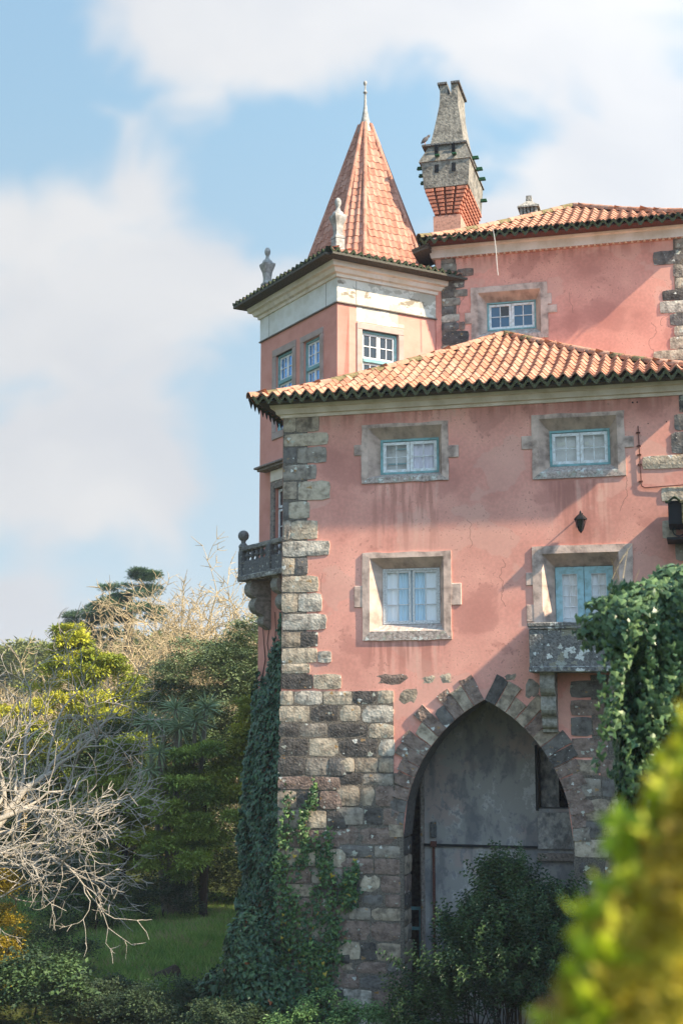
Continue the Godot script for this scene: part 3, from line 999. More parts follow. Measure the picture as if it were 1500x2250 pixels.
func arch_stones(fw: Node):
	# voussoirs: wedges that follow the two arcs, of uneven length
	var r := 3.38
	for s in [0, 1]:
		var c := Vector2(-6.5 + r, 4.4) if s == 0 else Vector2(-2.76 - r, 4.4)
		var a0 := PI if s == 0 else 0.0
		var top := acos((-4.63 - c.x) / r)
		var n := 14
		for k in n:
			var a := lerpf(a0, top, float(k) / n)
			var b := lerpf(a0, top, (k + 1.0) / n)
			var lens: Array = [[0.34, 0.3, 0.36, 0.34, 0.42, 0.4, 0.62, 0.66, 0.46, 0.72, 0.42, 0.66, 0.5, 0.44], [0.36, 0.3, 0.5, 0.42, 0.55, 0.52, 0.6, 0.62, 0.56, 0.5, 0.74, 0.42, 0.6, 0.5]][s]
			var l: float = lens[k] * rng.randf_range(0.92, 1.06)
			if s == 0 and k == n - 1 or s == 1 and k == n - 1:
				l = 0.62
			var st := begin()
			var e := 0.008 / r
			var dir := 1.0 if b > a else -1.0
			var pt = func(an: float, rad: float, z: float) -> Vector3: return Vector3(c.x + cos(an) * rad, c.y + sin(an) * rad, z)
			var zf := ZF + 0.035 + rng.randf() * 0.02
			var grid := []
			for i in 3:
				var row := []
				for j in 4:
					var an := lerpf(a + e * dir, b - e * dir, i / 2.0)
					var rad := r + 0.002 + l * j / 3.0
					var jx := Vector3(rng.randf_range(-1, 1), rng.randf_range(-1, 1), rng.randf_range(-0.6, 1.2)) * 0.014
					if j == 0:
						jx *= Vector3(0.2, 0.2, 1)
					if j == 3:
						jx *= 1.8
					row.append(pt.call(an, rad, zf) + jx)
				grid.append(row)
			for i in 2:
				for j in 3:
					quad(st, grid[i][j], grid[i + 1][j], grid[i + 1][j + 1], grid[i][j + 1], Vector3(c.x, c.y, -99))
			var ring := [grid[0][0], grid[1][0], grid[2][0], grid[2][1], grid[2][2], grid[2][3], grid[1][3], grid[0][3], grid[0][2], grid[0][1]]
			var cen: Vector3 = pt.call((a + b) / 2, r + l / 2, ZF)
			for i in ring.size():
				var p: Vector3 = ring[i]
				var q: Vector3 = ring[(i + 1) % ring.size()]
				quad(st, p, q, Vector3(q.x, q.y, ZF - 0.1), Vector3(p.x, p.y, ZF - 0.1), cen)
			put("stone", fin(st), pick([0.12, 0.22, 0.32, 0.3, 0.7, 0.0, 0.06]), fw)


func lower_roof(h: Node):
	var r := node("lower_roof", h)
	var half := 5.3
	var rise := 2.62
	var pw := 1.16
	var o := Vector3(-9.97, 14.46, -29.35)
	var apex := Vector3(o.x + half, o.y, o.z - half)
	var b := Vector3(o.x + half * 2, o.y, o.z)
	var c := Vector3(o.x, o.y, o.z - half * 2)
	var d := Vector3(o.x + half * 2, o.y, o.z - half * 2)
	var st := []
	for q in [[o, b], [b, d], [d, c], [c, o]]:
		st.append(hip_bed(q[0], q[1], apex, half, rise, pw))
	for m in st:
		put("roof_bed", m, "tile_bed", r)
	var meshes := []
	for k in 3:
		meshes.append(tile_mesh(0.27, 0.45, 0.052 + 0.003 * k, 0.034, 10, 0.3, 0.03))
	slope(r, o, Vector3.RIGHT, Vector3.FORWARD, half, half, rise, pw, 0.27, 0.34, meshes, "tile", true)
	slope(r, c, Vector3.BACK, Vector3.RIGHT, half, half, rise, pw, 0.27, 0.34, meshes, "tile", false)
	slope(r, b, Vector3.FORWARD, Vector3.LEFT, half, half, rise, pw, 0.27, 0.34, meshes, "tile", false)
	var cap := ridge_mesh(0.12, 0.45)
	hip_caps(r, o, apex, half, rise, pw, cap, 0.45, ["tile0", "tile2", "tile_moss"])
	hip_caps(r, b, apex, half, rise, pw, cap, 0.45, ["tile1", "tile2", "tile_moss"])
	eaves(r, o, Vector3.RIGHT, Vector3.BACK, half * 2, 0.27, true, 0.08)
	eaves(r, Vector3(o.x, o.y, o.z - half * 2), Vector3.BACK, Vector3.LEFT, half * 2, 0.3, true, 0.0)
	# dark boarding between the cornice and the tiles
	var sb := begin()
	box(sb, Vector3((o.x + b.x) / 2, 14.405, -29.72), Vector3(half * 2 - 0.25, 0.05, 0.55))
	box(sb, Vector3(o.x + 0.42, 14.403, -35.0), Vector3(0.55, 0.05, 10.0))
	put("eave_board", fin(sb), "eave_dark", r)


# a row of bedded under-tiles that show dark scallops at the eaves
func eaves(r: Node, o: Vector3, right: Vector3, outward: Vector3, length: float, w: float, single: bool, shift := 0.0):
	var m := tile_mesh(w, 0.42, w * 0.27, w * 0.36, 10, 0.3, 0.02)
	var n := int(length / w)
	var xfs := []
	var cols := []
	for k in n:
		var at := o + right * (w * (k + 0.5) + shift) - outward * 0.34 + Vector3.DOWN * 0.045
		var y := outward.cross(right)
		var xf := Transform3D(Basis(right, y, outward).rotated(right, 0.1 + rng.randf_range(-0.02, 0.02)).rotated(outward, rng.randf_range(-0.04, 0.04)), at + Vector3.UP * rng.randf_range(-0.012, 0.012))
		if single:
			put("eave_tile", m, "tile_edge", r, xf)
		else:
			xfs.append(xf)
			cols.append(Color.WHITE)
	if not single:
		scatter("eave_tiles", m, "tile_edge", xfs, cols, r)


func upper_roof(h: Node):
	var r := node("upper_roof", h)
	var half := 3.78
	var rise := 1.95
	var pw := 1.12
	var o := Vector3(-6.8, 19.78, -34.08)
	var apex := Vector3(o.x + half, o.y, o.z - half)
	var b := Vector3(o.x + half * 2, o.y, o.z)
	var c := Vector3(o.x, o.y, o.z - half * 2)
	var d := Vector3(o.x + half * 2, o.y, o.z - half * 2)
	for q in [[o, b], [b, d], [d, c], [c, o]]:
		put("roof_bed", hip_bed(q[0], q[1], apex, half, rise, pw), "tile_bed", r)
	var m := [tile_mesh(0.27, 0.46, 0.04, 0.03, 8, 0.0)]
	slope(r, o, Vector3.RIGHT, Vector3.FORWARD, half, half, rise, pw, 0.27, 0.36, m, "tile", false)
	slope(r, b, Vector3.FORWARD, Vector3.LEFT, half, half, rise, pw, 0.27, 0.36, m, "tile", false)
	var cap := ridge_mesh(0.12, 0.45)
	hip_caps(r, o, apex, half, rise, pw, cap, 0.45, ["tile0", "tile2", "tile_moss"])
	hip_caps(r, b, apex, half, rise, pw, cap, 0.45, ["tile1", "tile2"])
	eaves(r, o, Vector3.RIGHT, Vector3.BACK, half * 2, 0.27, true)
	eaves(r, Vector3(o.x, o.y, o.z - 2.0), Vector3.BACK, Vector3.LEFT, 2.0, 0.25, true)
	var sb := begin()
	box(sb, Vector3((o.x + b.x) / 2, 19.735, -34.34), Vector3(half * 2 - 0.2, 0.04, 0.46))
	box(sb, Vector3(o.x + 0.3, 19.708, -37.0), Vector3(0.5, 0.07, 5.0))
	put("eave_board", fin(sb), "rust", r)
	# the end of the left eave hangs down beside the spire
	sb = begin()
	box(sb, Vector3(-6.82, 19.53, -34.8), Vector3(0.46, 0.07, 1.3), 0.0, Basis(Vector3(0, 0, 1), 0.32))
	box(sb, Vector3(-6.82, 19.6, -34.8), Vector3(0.5, 0.05, 1.35), 0.0, Basis(Vector3(0, 0, 1), 0.32))
	put("eave_end", fin(sb), "eave_dark", r)


func house_windows(h: Node):
	var f := Transform3D(Basis(), Vector3(0, 0, ZF))
	var zs := -0.3
	# top row, left
	var w := node("window", h, f)
	w.set_meta("label", "low window with a drape and an easel behind its panes")
	surround(w, Rect2(-7.43, 12.43, 2.05, 1.39), Rect2(-7.28, 12.55, 1.75, 1.19), Rect2(-7.04, 12.67, 1.39, 0.83), 0.26, [[-7.62, -7.38, 13.1, 13.36], [-5.42, -5.14, 12.95, 13.24]])
	frame4(w, -7.04, -5.65, 12.67, 13.5, zs + 0.02, 0.05, 0.07, "teal")
	casement(w, -6.99, -6.35, 12.7, 13.44, zs, 2, 2, 0.075, 0.022, "sash_white", "glass", 0.09)
	casement(w, -6.34, -5.7, 12.7, 13.44, zs + 0.004, 2, 2, 0.075, 0.022, "sash_white", "glass", 0.09)
	curtain(w, -7.04, -6.3, 12.6, 13.5, zs - 0.2, "board", 0.0)
	curtain(w, -6.32, -5.6, 12.6, 13.5, zs - 0.08, "drape", 3.5)
	var st := begin()
	bar(st, Vector3(-6.62, 12.72, zs - 0.15), Vector3(-6.62, 13.4, zs - 0.15), 0.05, 0.03)
	bar(st, Vector3(-6.9, 12.95, zs - 0.15), Vector3(-6.44, 12.95, zs - 0.15), 0.05, 0.03)
	bar(st, Vector3(-6.7, 13.3, zs - 0.14), Vector3(-6.44, 13.3, zs - 0.14), 0.04, 0.03)
	bar(st, Vector3(-6.44, 12.95, zs - 0.14), Vector3(-6.44, 13.3, zs - 0.14), 0.04, 0.03)
	put("easel", fin(st), "teal", w)
	# top row, right
	w = node("window", h, f)
	w.set_meta("label", "low window with boarded panes and loose papers")
	surround(w, Rect2(-3.46, 12.35, 2.07, 1.48), Rect2(-3.3, 12.49, 1.74, 1.24), Rect2(-3.09, 12.67, 1.35, 0.83), 0.26, [[-3.7, -3.4, 13.05, 13.36], [-1.45, -1.2, 12.98, 13.24]])
	frame4(w, -3.09, -1.74, 12.67, 13.5, zs + 0.02, 0.05, 0.07, "teal")
	casement(w, -3.04, -2.42, 12.7, 13.44, zs, 2, 2, 0.075, 0.022, "sash_white", "glass", 0.09)
	casement(w, -2.41, -1.79, 12.7, 13.44, zs + 0.004, 2, 2, 0.075, 0.022, "sash_white", "glass", 0.09)
	curtain(w, -3.1, -1.7, 12.6, 13.5, zs - 0.1, "board", 0.0)
	for q in [[-2.93, -2.75, 13.17, 13.25, 0.2], [-2.66, -2.5, 13.12, 13.15, 0.0], [-2.3, -2.22, 13.15, 13.24, 0.5], [-2.22, -2.06, 13.12, 13.15, 0.05]]:
		st = begin()
		box(st, Vector3((q[0] + q[1]) / 2, (q[2] + q[3]) / 2, zs - 0.08), Vector3(q[1] - q[0], q[3] - q[2], 0.004), 0.0, Basis(Vector3.BACK, q[4]))
		put("sheet", fin(st), "paper", w)
	# middle row, left
	w = node("window", h, f)
	w.set_meta("label", "tall window with white and blue curtains behind twelve panes")
	surround(w, Rect2(-7.42, 8.78, 2.07, 2.02), Rect2(-7.25, 8.98, 1.73, 1.69), Rect2(-7.0, 9.16, 1.34, 1.28), 0.27, [[-7.62, -7.37, 9.54, 10.04], [-5.4, -5.12, 9.55, 10.05]])
	frame4(w, -7.0, -5.66, 9.16, 10.44, -0.27, 0.04, 0.06, "sash_worn")
	casement(w, -6.96, -6.34, 9.18, 10.4, -0.29, 2, 3, 0.055, 0.022, "sash_worn", "glass", 0.06)
	casement(w, -6.31, -5.7, 9.18, 10.4, -0.29, 2, 3, 0.055, 0.022, "sash_worn", "glass", 0.06)
	curtain(w, -7.0, -6.64, 9.1, 10.44, -0.335, "curtain", 2.0, 0.012)
	curtain(w, -6.66, -6.3, 9.1, 10.44, -0.38, "curtain_blue", 4.0, 0.02)
	curtain(w, -6.36, -6.0, 9.1, 10.44, -0.37, "curtain_blue", 4.5, 0.02)
	curtain(w, -6.02, -5.62, 9.1, 10.44, -0.335, "curtain", 2.0, 0.012)
	# balcony door
	w = node("door", h, f)
	w.set_meta("label", "pale blue double door with glazed upper halves")
	surround(w, Rect2(-3.51, 8.12, 2.2, 2.7), Rect2(-3.3, 8.15, 1.69, 2.5), Rect2(-3.06, 8.2, 1.29, 2.2), 0.4, [[-3.66, -3.45, 9.95, 10.24], [-3.66, -3.42, 9.14, 9.52]], false)
	for s in [0, 1]:
		var x0 := -3.05 if s == 0 else -2.405
		var x1 := x0 + 0.635
		st = begin()
		for q in [[x0, x0 + 0.15, 8.2, 10.39], [x1 - 0.15, x1, 8.2, 10.39], [x0 + 0.15, x1 - 0.15, 10.23, 10.39], [x0 + 0.15, x1 - 0.15, 8.2, 8.75]]:
			box(st, Vector3((q[0] + q[1]) / 2, (q[2] + q[3]) / 2, -0.42), Vector3(q[1] - q[0], q[3] - q[2], 0.05 - 0.003 * int(q[0] > x0 + 0.1)), 0.006)
		put("leaf", fin(st), "door_blue", w)
		casement(w, x0 + 0.15, x1 - 0.15, 8.75, 10.23, -0.425, 2, 6, 0.012, 0.018, "sash_white", "glass")
		curtain(w, x0 + 0.1, x1 - 0.1, 8.7, 10.3, -0.52, "curtain", 1.5, 0.01)
		curtain(w, x0 + 0.3, x1 - 0.13, 9.5, 10.25, -0.49, "board", 1.5, 0.01)
	st = begin()
	box(st, Vector3(-2.46, 9.2, -0.38), Vector3(0.035, 0.18, 0.02))
	bar(st, Vector3(-2.46, 9.22, -0.36), Vector3(-2.54, 9.24, -0.35), 0.02, 0.02)
	put("handle", fin(st), "iron", w)
	# upper block
	w = node("window", h, Transform3D(Basis(), Vector3(0, 0, ZU)))
	w.set_meta("label", "high window with blue panes, one of them dark")
	surround(w, Rect2(-5.56, 16.99, 2.05, 1.53), Rect2(-5.37, 17.14, 1.68, 1.21), Rect2(-5.16, 17.35, 1.31, 0.79), 0.26, [[-5.73, -5.5, 17.52, 17.83], [-3.57, -3.4, 17.9, 18.2], [-3.57, -3.26, 17.66, 17.88]])
	frame4(w, -5.16, -3.85, 17.35, 18.14, zs + 0.02, 0.04, 0.07, "teal")
	casement(w, -5.12, -4.51, 17.38, 18.09, zs, 2, 2, 0.065, 0.025, "sash_white", ["glass_teal", "glass_teal", "glass_teal", "glass_dark"], 0.08)
	casement(w, -4.5, -3.89, 17.38, 18.09, zs + 0.004, 2, 2, 0.065, 0.025, "sash_white", "glass_teal", 0.08)


func arch_room(h: Node):
	var r := node("arch_room", h)
	var z := -32.0
	# weathered plaster with runs of damp
	var pi := Image.create(384, 768, false, Image.FORMAT_RGB8)
	var n := FastNoiseLite.new()
	n.seed = 77
	n.frequency = 0.5
	n.fractal_octaves = 6
	n.fractal_gain = 0.6
	for j in 768:
		for i in 384:
			var x := i / 384.0 * 4.12
			var y := (768 - j) / 768.0 * 8.0
			var big := n.get_noise_2d(x * 0.8, y * 0.8)
			var run := n.get_noise_2d(x * 2.6 + 30.0, y * 1.0)
			var grit := n.get_noise_2d(x * 9.0, y * 7.0 + 50.0)
			var c := Color(0.66, 0.645, 0.635).lerp(Color(0.71, 0.64, 0.62), smoothstep(0.0, 0.4, n.get_noise_2d(x * 0.7 + 9.0, y + 3.0)))
			c = c.lerp(Color(0.50, 0.50, 0.51), 0.7 * smoothstep(0.02, 0.45, run + big * 0.5))
			c = c.lerp(Color(0.86, 0.85, 0.84), 0.6 * smoothstep(0.12, 0.4, -run + grit * 0.8 - 0.1))
			c = c.lerp(Color(0.48, 0.48, 0.50), 0.6 * smoothstep(0.15, 0.4, grit + big * 0.4))
			if absf(y - 4.06 - 0.03 * big) < 0.02:
				c = c.darkened(0.3)
			pi.set_pixel(i, j, c)
	var pw := M("porch_plaster", Color.WHITE, null, 1.0, 0.95)
	pw.albedo_texture = ImageTexture.create_from_image(pi)
	# rear wall of the porch with its slot and niche
	put("rear_wall", wall_panel(-6.42, -2.3, 0.0, 8.0, [[-3.74, -2.85, 4.94, 6.35]], 0.6, [-6.42, -2.3, 0.0, 8.0]), pw, r, Transform3D(Basis(), Vector3(0, 0, z)))
	var st := begin()
	box(st, Vector3(-6.48, 4.0, z - 0.35), Vector3(0.12, 8.0, 0.74), 0.03)
	put("corner_strip", fin(st), "surround_dark", r)
	st = begin()
	box(st, Vector3(-4.7, 8.1, -33.4), Vector3(9.2, 0.2, 4.9))
	box(st, Vector3(-4.7, -0.05, -33.4), Vector3(9.2, 0.2, 4.9))
	box(st, Vector3(-2.2, 4.0, -33.4), Vector3(0.2, 7.98, 4.9))
	box(st, Vector3(-4.7, 4.0, -35.9), Vector3(9.2, 7.98, 0.2))
	box(st, Vector3(-9.15, 4.0, -33.4), Vector3(0.2, 7.98, 4.9))
	put("porch_shell", fin(st), "soffit", r)
	st = begin()
	box(st, Vector3(-3.5, 5.64, z - 0.45), Vector3(0.42, 1.36, 0.1))
	put("niche_panel", fin(st), "vault", r)
	st = begin()
	box(st, Vector3(-3.3, 4.45, z + 0.03), Vector3(0.9, 0.85, 0.08), 0.02)
	put("block", fin(st), "vault", r)
	st = begin()
	box(st, Vector3(-3.32, 3.86, z + 0.06), Vector3(0.88, 0.17, 0.14), 0.01)
	put("ledge", fin(st), "surround_dark", r)
	st = begin()
	box(st, Vector3(-5.1, 4.07, z + 0.04), Vector3(2.66, 0.05, 0.05))
	box(st, Vector3(-3.75, 5.65, z + 0.03), Vector3(0.06, 1.5, 0.05))
	put("rail", fin(st), "pipe", r)
	st = begin()
	box(st, Vector3(-6.2, 2.5, z + 0.04), Vector3(0.055, 3.1, 0.05))
	box(st, Vector3(-6.2, 4.09, z + 0.06), Vector3(0.14, 0.13, 0.09), 0.01)
	put("pipe", fin(st), "rust", r)
	st = begin()
	box(st, Vector3(-6.2, 4.42, z + 0.05), Vector3(0.13, 0.36, 0.07), 0.01)
	put("wall_box", fin(st), "balcony_dark", r)
	st = begin()
	for y in [2.56, 2.1]:
		box(st, Vector3(-6.75, y, z - 0.3), Vector3(0.34, 0.07, 0.05))
	box(st, Vector3(-6.6, 1.6, z - 0.303), Vector3(0.06, 2.0, 0.05))
	put("frame", fin(st), "teal", r)


func chimneys(h: Node):
	var c := node("tall_chimney", h)
	var zf := -35.2
	# outlines at each height: left, right, front z, back z
	var loft = func(levels: Array) -> ArrayMesh:
		var st := begin()
		for k in levels.size() - 1:
			var a: Array = levels[k]
			var b: Array = levels[k + 1]
			var cen := Vector3((a[0] + a[1]) / 2, (a[4] + b[4]) / 2, (a[2] + a[3]) / 2)
			quad(st, Vector3(a[0], a[4], a[2]), Vector3(a[1], a[4], a[2]), Vector3(b[1], b[4], b[2]), Vector3(b[0], b[4], b[2]), cen)
			quad(st, Vector3(a[0], a[4], a[3]), Vector3(a[1], a[4], a[3]), Vector3(b[1], b[4], b[3]), Vector3(b[0], b[4], b[3]), cen)
			quad(st, Vector3(a[0], a[4], a[2]), Vector3(a[0], a[4], a[3]), Vector3(b[0], b[4], b[3]), Vector3(b[0], b[4], b[2]), cen)
			quad(st, Vector3(a[1], a[4], a[2]), Vector3(a[1], a[4], a[3]), Vector3(b[1], b[4], b[3]), Vector3(b[1], b[4], b[2]), cen)
		for e in [0, levels.size() - 1]:
			var a: Array = levels[e]
			quad(st, Vector3(a[0], a[4], a[2]), Vector3(a[1], a[4], a[2]), Vector3(a[1], a[4], a[3]), Vector3(a[0], a[4], a[3]), Vector3(a[0], levels[0][4] + 0.3 if e else levels[-1][4], a[2]))
		return fin(st)
	put("shaft", loft.call([[-6.64, -5.89, zf, -37.3, 19.6], [-6.66, -5.89, zf, -37.3, 20.85]]), "brick_pale", c)
	put("throat", loft.call([[-6.6, -5.93, zf - 0.1, -37.2, 20.85], [-6.8, -5.75, zf - 0.05, -37.35, 21.68]]), "brick", c)
	# corbelled bricks stepping out on the front and on the right-hand side
	var brick := begin()
	box(brick, Vector3.ZERO, Vector3(1, 1, 1), 0.06)
	var bm := fin(brick)
	for k in 7:
		var y := 20.94 + k * 0.108
		var t := k / 6.0
		var x0 := lerpf(-6.66, -6.9, t)
		var x1 := lerpf(-5.89, -5.66, t)
		var zz := lerpf(zf, zf + 0.07, t)
		var xs: Array = [x0, lerpf(x0, x1, 0.24), lerpf(x0, x1, 0.47), lerpf(x0, x1, 0.72), x1]
		for q in 4:
			put("brick", bm, "brick", c, Transform3D(Basis().scaled(Vector3(xs[q + 1] - xs[q] - 0.06, 0.088, 0.2)), Vector3((xs[q] + xs[q + 1]) / 2, y, zz - 0.08)))
		for q in 9:
			put("brick", bm, "brick", c, Transform3D(Basis().scaled(Vector3(0.2, 0.088, 0.15)), Vector3(x1 - 0.08, y, zf - 0.14 - q * 0.24 - 0.02 * k)))
	put("slab", loft.call([[-6.9, -5.65, zf + 0.08, -37.45, 21.66], [-6.97, -5.6, zf + 0.1, -37.5, 22.42]]), "chimney", c)
	put("hood", loft.call([[-7.03, -5.56, zf + 0.13, -37.53, 22.42], [-7.02, -5.57, zf + 0.12, -37.52, 22.47], [-6.76, -5.72, zf + 0.02, -37.2, 22.9]]), "chimney", c)
	put("hood_ledge", loft.call([[-6.95, -5.68, zf + 0.1, -37.25, 22.9], [-6.95, -5.68, zf + 0.1, -37.25, 22.95]]), "balcony_dark", c)
	put("flue", loft.call([[-6.72, -5.77, zf + 0.02, -37.0, 22.95], [-6.6, -5.85, zf - 0.05, -36.8, 23.5], [-6.47, -5.94, zf - 0.1, -36.6, 24.15], [-6.45, -5.94, zf - 0.1, -36.55, 24.45]]), "chimney", c)
	for e in [[-6.45, -6.24], [-6.13, -5.94]]:
		put("merlon", loft.call([[e[0], e[1], zf - 0.1, -36.5, 24.45], [e[0], e[1], zf - 0.1, -36.5, 24.76]]), "chimney", c)
		put("merlon_cap", loft.call([[e[0] - (0.06 if e[0] < -6.3 else 0.0), e[1] + (0.06 if e[0] > -6.3 else 0.0), zf - 0.04, -36.55, 24.76], [e[0] - (0.06 if e[0] < -6.3 else 0.0), e[1] + (0.06 if e[0] > -6.3 else 0.0), zf - 0.04, -36.55, 24.82]]), "balcony_dark", c)
	for x in [-6.53, -6.05]:
		var st := begin()
		box(st, Vector3(x, 22.72, zf + 0.09), Vector3(0.1, 0.34, 0.04), 0.0, Basis(Vector3.RIGHT, 0.22))
		put("vent_slot", fin(st), "iron", c)
		st = begin()
		box(st, Vector3(x, 22.2, zf + 0.09), Vector3(0.11, 0.24, 0.03))
		put("vent_slot", fin(st), "iron", c)
		st = begin()
		box(st, Vector3(x + 0.03, 22.56, zf + 0.16), Vector3(0.13, 0.05, 0.1), 0.01)
		put("moss_tuft", fin(st), "green_pot", c)
	for q in [[-5.5, 22.55, -35.5], [-5.47, 22.42, -36.0], [-5.45, 22.28, -36.4], [-5.54, 21.95, -37.2], [-7.05, 22.36, -35.4], [-7.02, 22.18, -35.5], [-6.99, 22.0, -35.6]]:
		var st := begin()
		box(st, Vector3(q[0], q[1], q[2]), Vector3(0.2, 0.045, 0.1), 0.01)
		box(st, Vector3(q[0], q[1] + 0.05, q[2]), Vector3(0.17, 0.04, 0.08), 0.01)
		put("chimney_tile", fin(st), "green_pot", c)
	# rough patch of bare brick on the slab
	stone(c, -6.9, -6.6, 22.1, 22.26, zf + 0.06, "brick")

	var s := node("small_chimney", h)
	var z := -39.2
	put("base", loft.call([[-4.72, -4.22, z, z - 0.6, 20.5], [-4.72, -4.22, z, z - 0.6, 22.0]]), "brick_pale", s)
	for k in 5:
		put("post", loft.call([[-4.72 + k * 0.108, -4.65 + k * 0.108, z, z - 0.5, 22.0], [-4.73 + k * 0.11, -4.66 + k * 0.11, z + 0.02, z - 0.5, 22.42]]), "chimney_pale", s)
	put("core", loft.call([[-4.66, -4.28, z - 0.06, z - 0.5, 22.0], [-4.66, -4.28, z - 0.06, z - 0.5, 22.42]]), "chimney", s)
	put("cap", loft.call([[-4.8, -4.14, z + 0.07, z - 0.62, 22.42], [-4.8, -4.14, z + 0.07, z - 0.62, 22.47], [-4.66, -4.28, z, z - 0.55, 22.55], [-4.56, -4.38, z - 0.1, z - 0.4, 22.66], [-4.55, -4.39, z - 0.1, z - 0.4, 22.84]]), "chimney_pale", s)


func stone_balcony(h: Node):
	var b := node("stone_balcony", h)
	b.set_meta("label", "lichen-covered stone balcony on scrolled brackets")
	var st := begin()
	box(st, Vector3(-2.39, 8.52, -29.34), Vector3(2.24, 0.9, 0.16), 0.012)
	put("parapet", fin(st), "balcony", b)
	st = begin()
	for x in [-3.45, -1.33]:
		box(st, Vector3(x, 8.52, -29.62), Vector3(0.14, 0.9, 0.72), 0.012)
	put("parapet_side", fin(st), "balcony", b)
	st = begin()
	box(st, Vector3(-2.39, 9.02, -29.33), Vector3(2.34, 0.1, 0.26), 0.02)
	box(st, Vector3(-2.39, 8.95, -29.32), Vector3(2.29, 0.05, 0.22), 0.01)
	for x in [-3.44, -1.34]:
		box(st, Vector3(x, 9.017, -29.72), Vector3(0.24, 0.1, 0.54), 0.02)
	put("rail", fin(st), "balcony", b)
	st = begin()
	for q in [[-3.38, 0.3], [-1.4, 0.3]]:
		box(st, Vector3(q[0], 8.5, -29.255), Vector3(q[1], 0.84, 0.03), 0.008)
	put("pilaster", fin(st), "balcony", b)
	st = begin()
	box(st, Vector3(-2.39, 8.06, -29.6), Vector3(2.3, 0.12, 0.8), 0.015)
	put("floor_slab", fin(st), "balcony", b)
	for x in [-3.34, -1.86]:
		st = begin()
		var pts := PackedVector2Array()
		for q in [[-30.0, 8.0], [-29.36, 8.0]]:
			pts.append(Vector2(q[0], q[1]))
		for lobe in [[-29.62, 7.76, 0.24, 1.1], [-29.74, 7.28, 0.2, 1.1], [-29.86, 6.92, 0.13, 1.0]]:
			for k in 7:
				var a: float = lerpf(0.75, -1.55, k / 6.0)
				pts.append(Vector2(lobe[0] + cos(a) * lobe[2], lobe[1] + sin(a) * lobe[2] * lobe[3]))
		pts.append(Vector2(-29.87, 6.72))
		pts.append(Vector2(-30.0, 6.7))
		extrude(st, pts, x, x + 0.32)
		put("bracket", fin(st), "corbel", b)


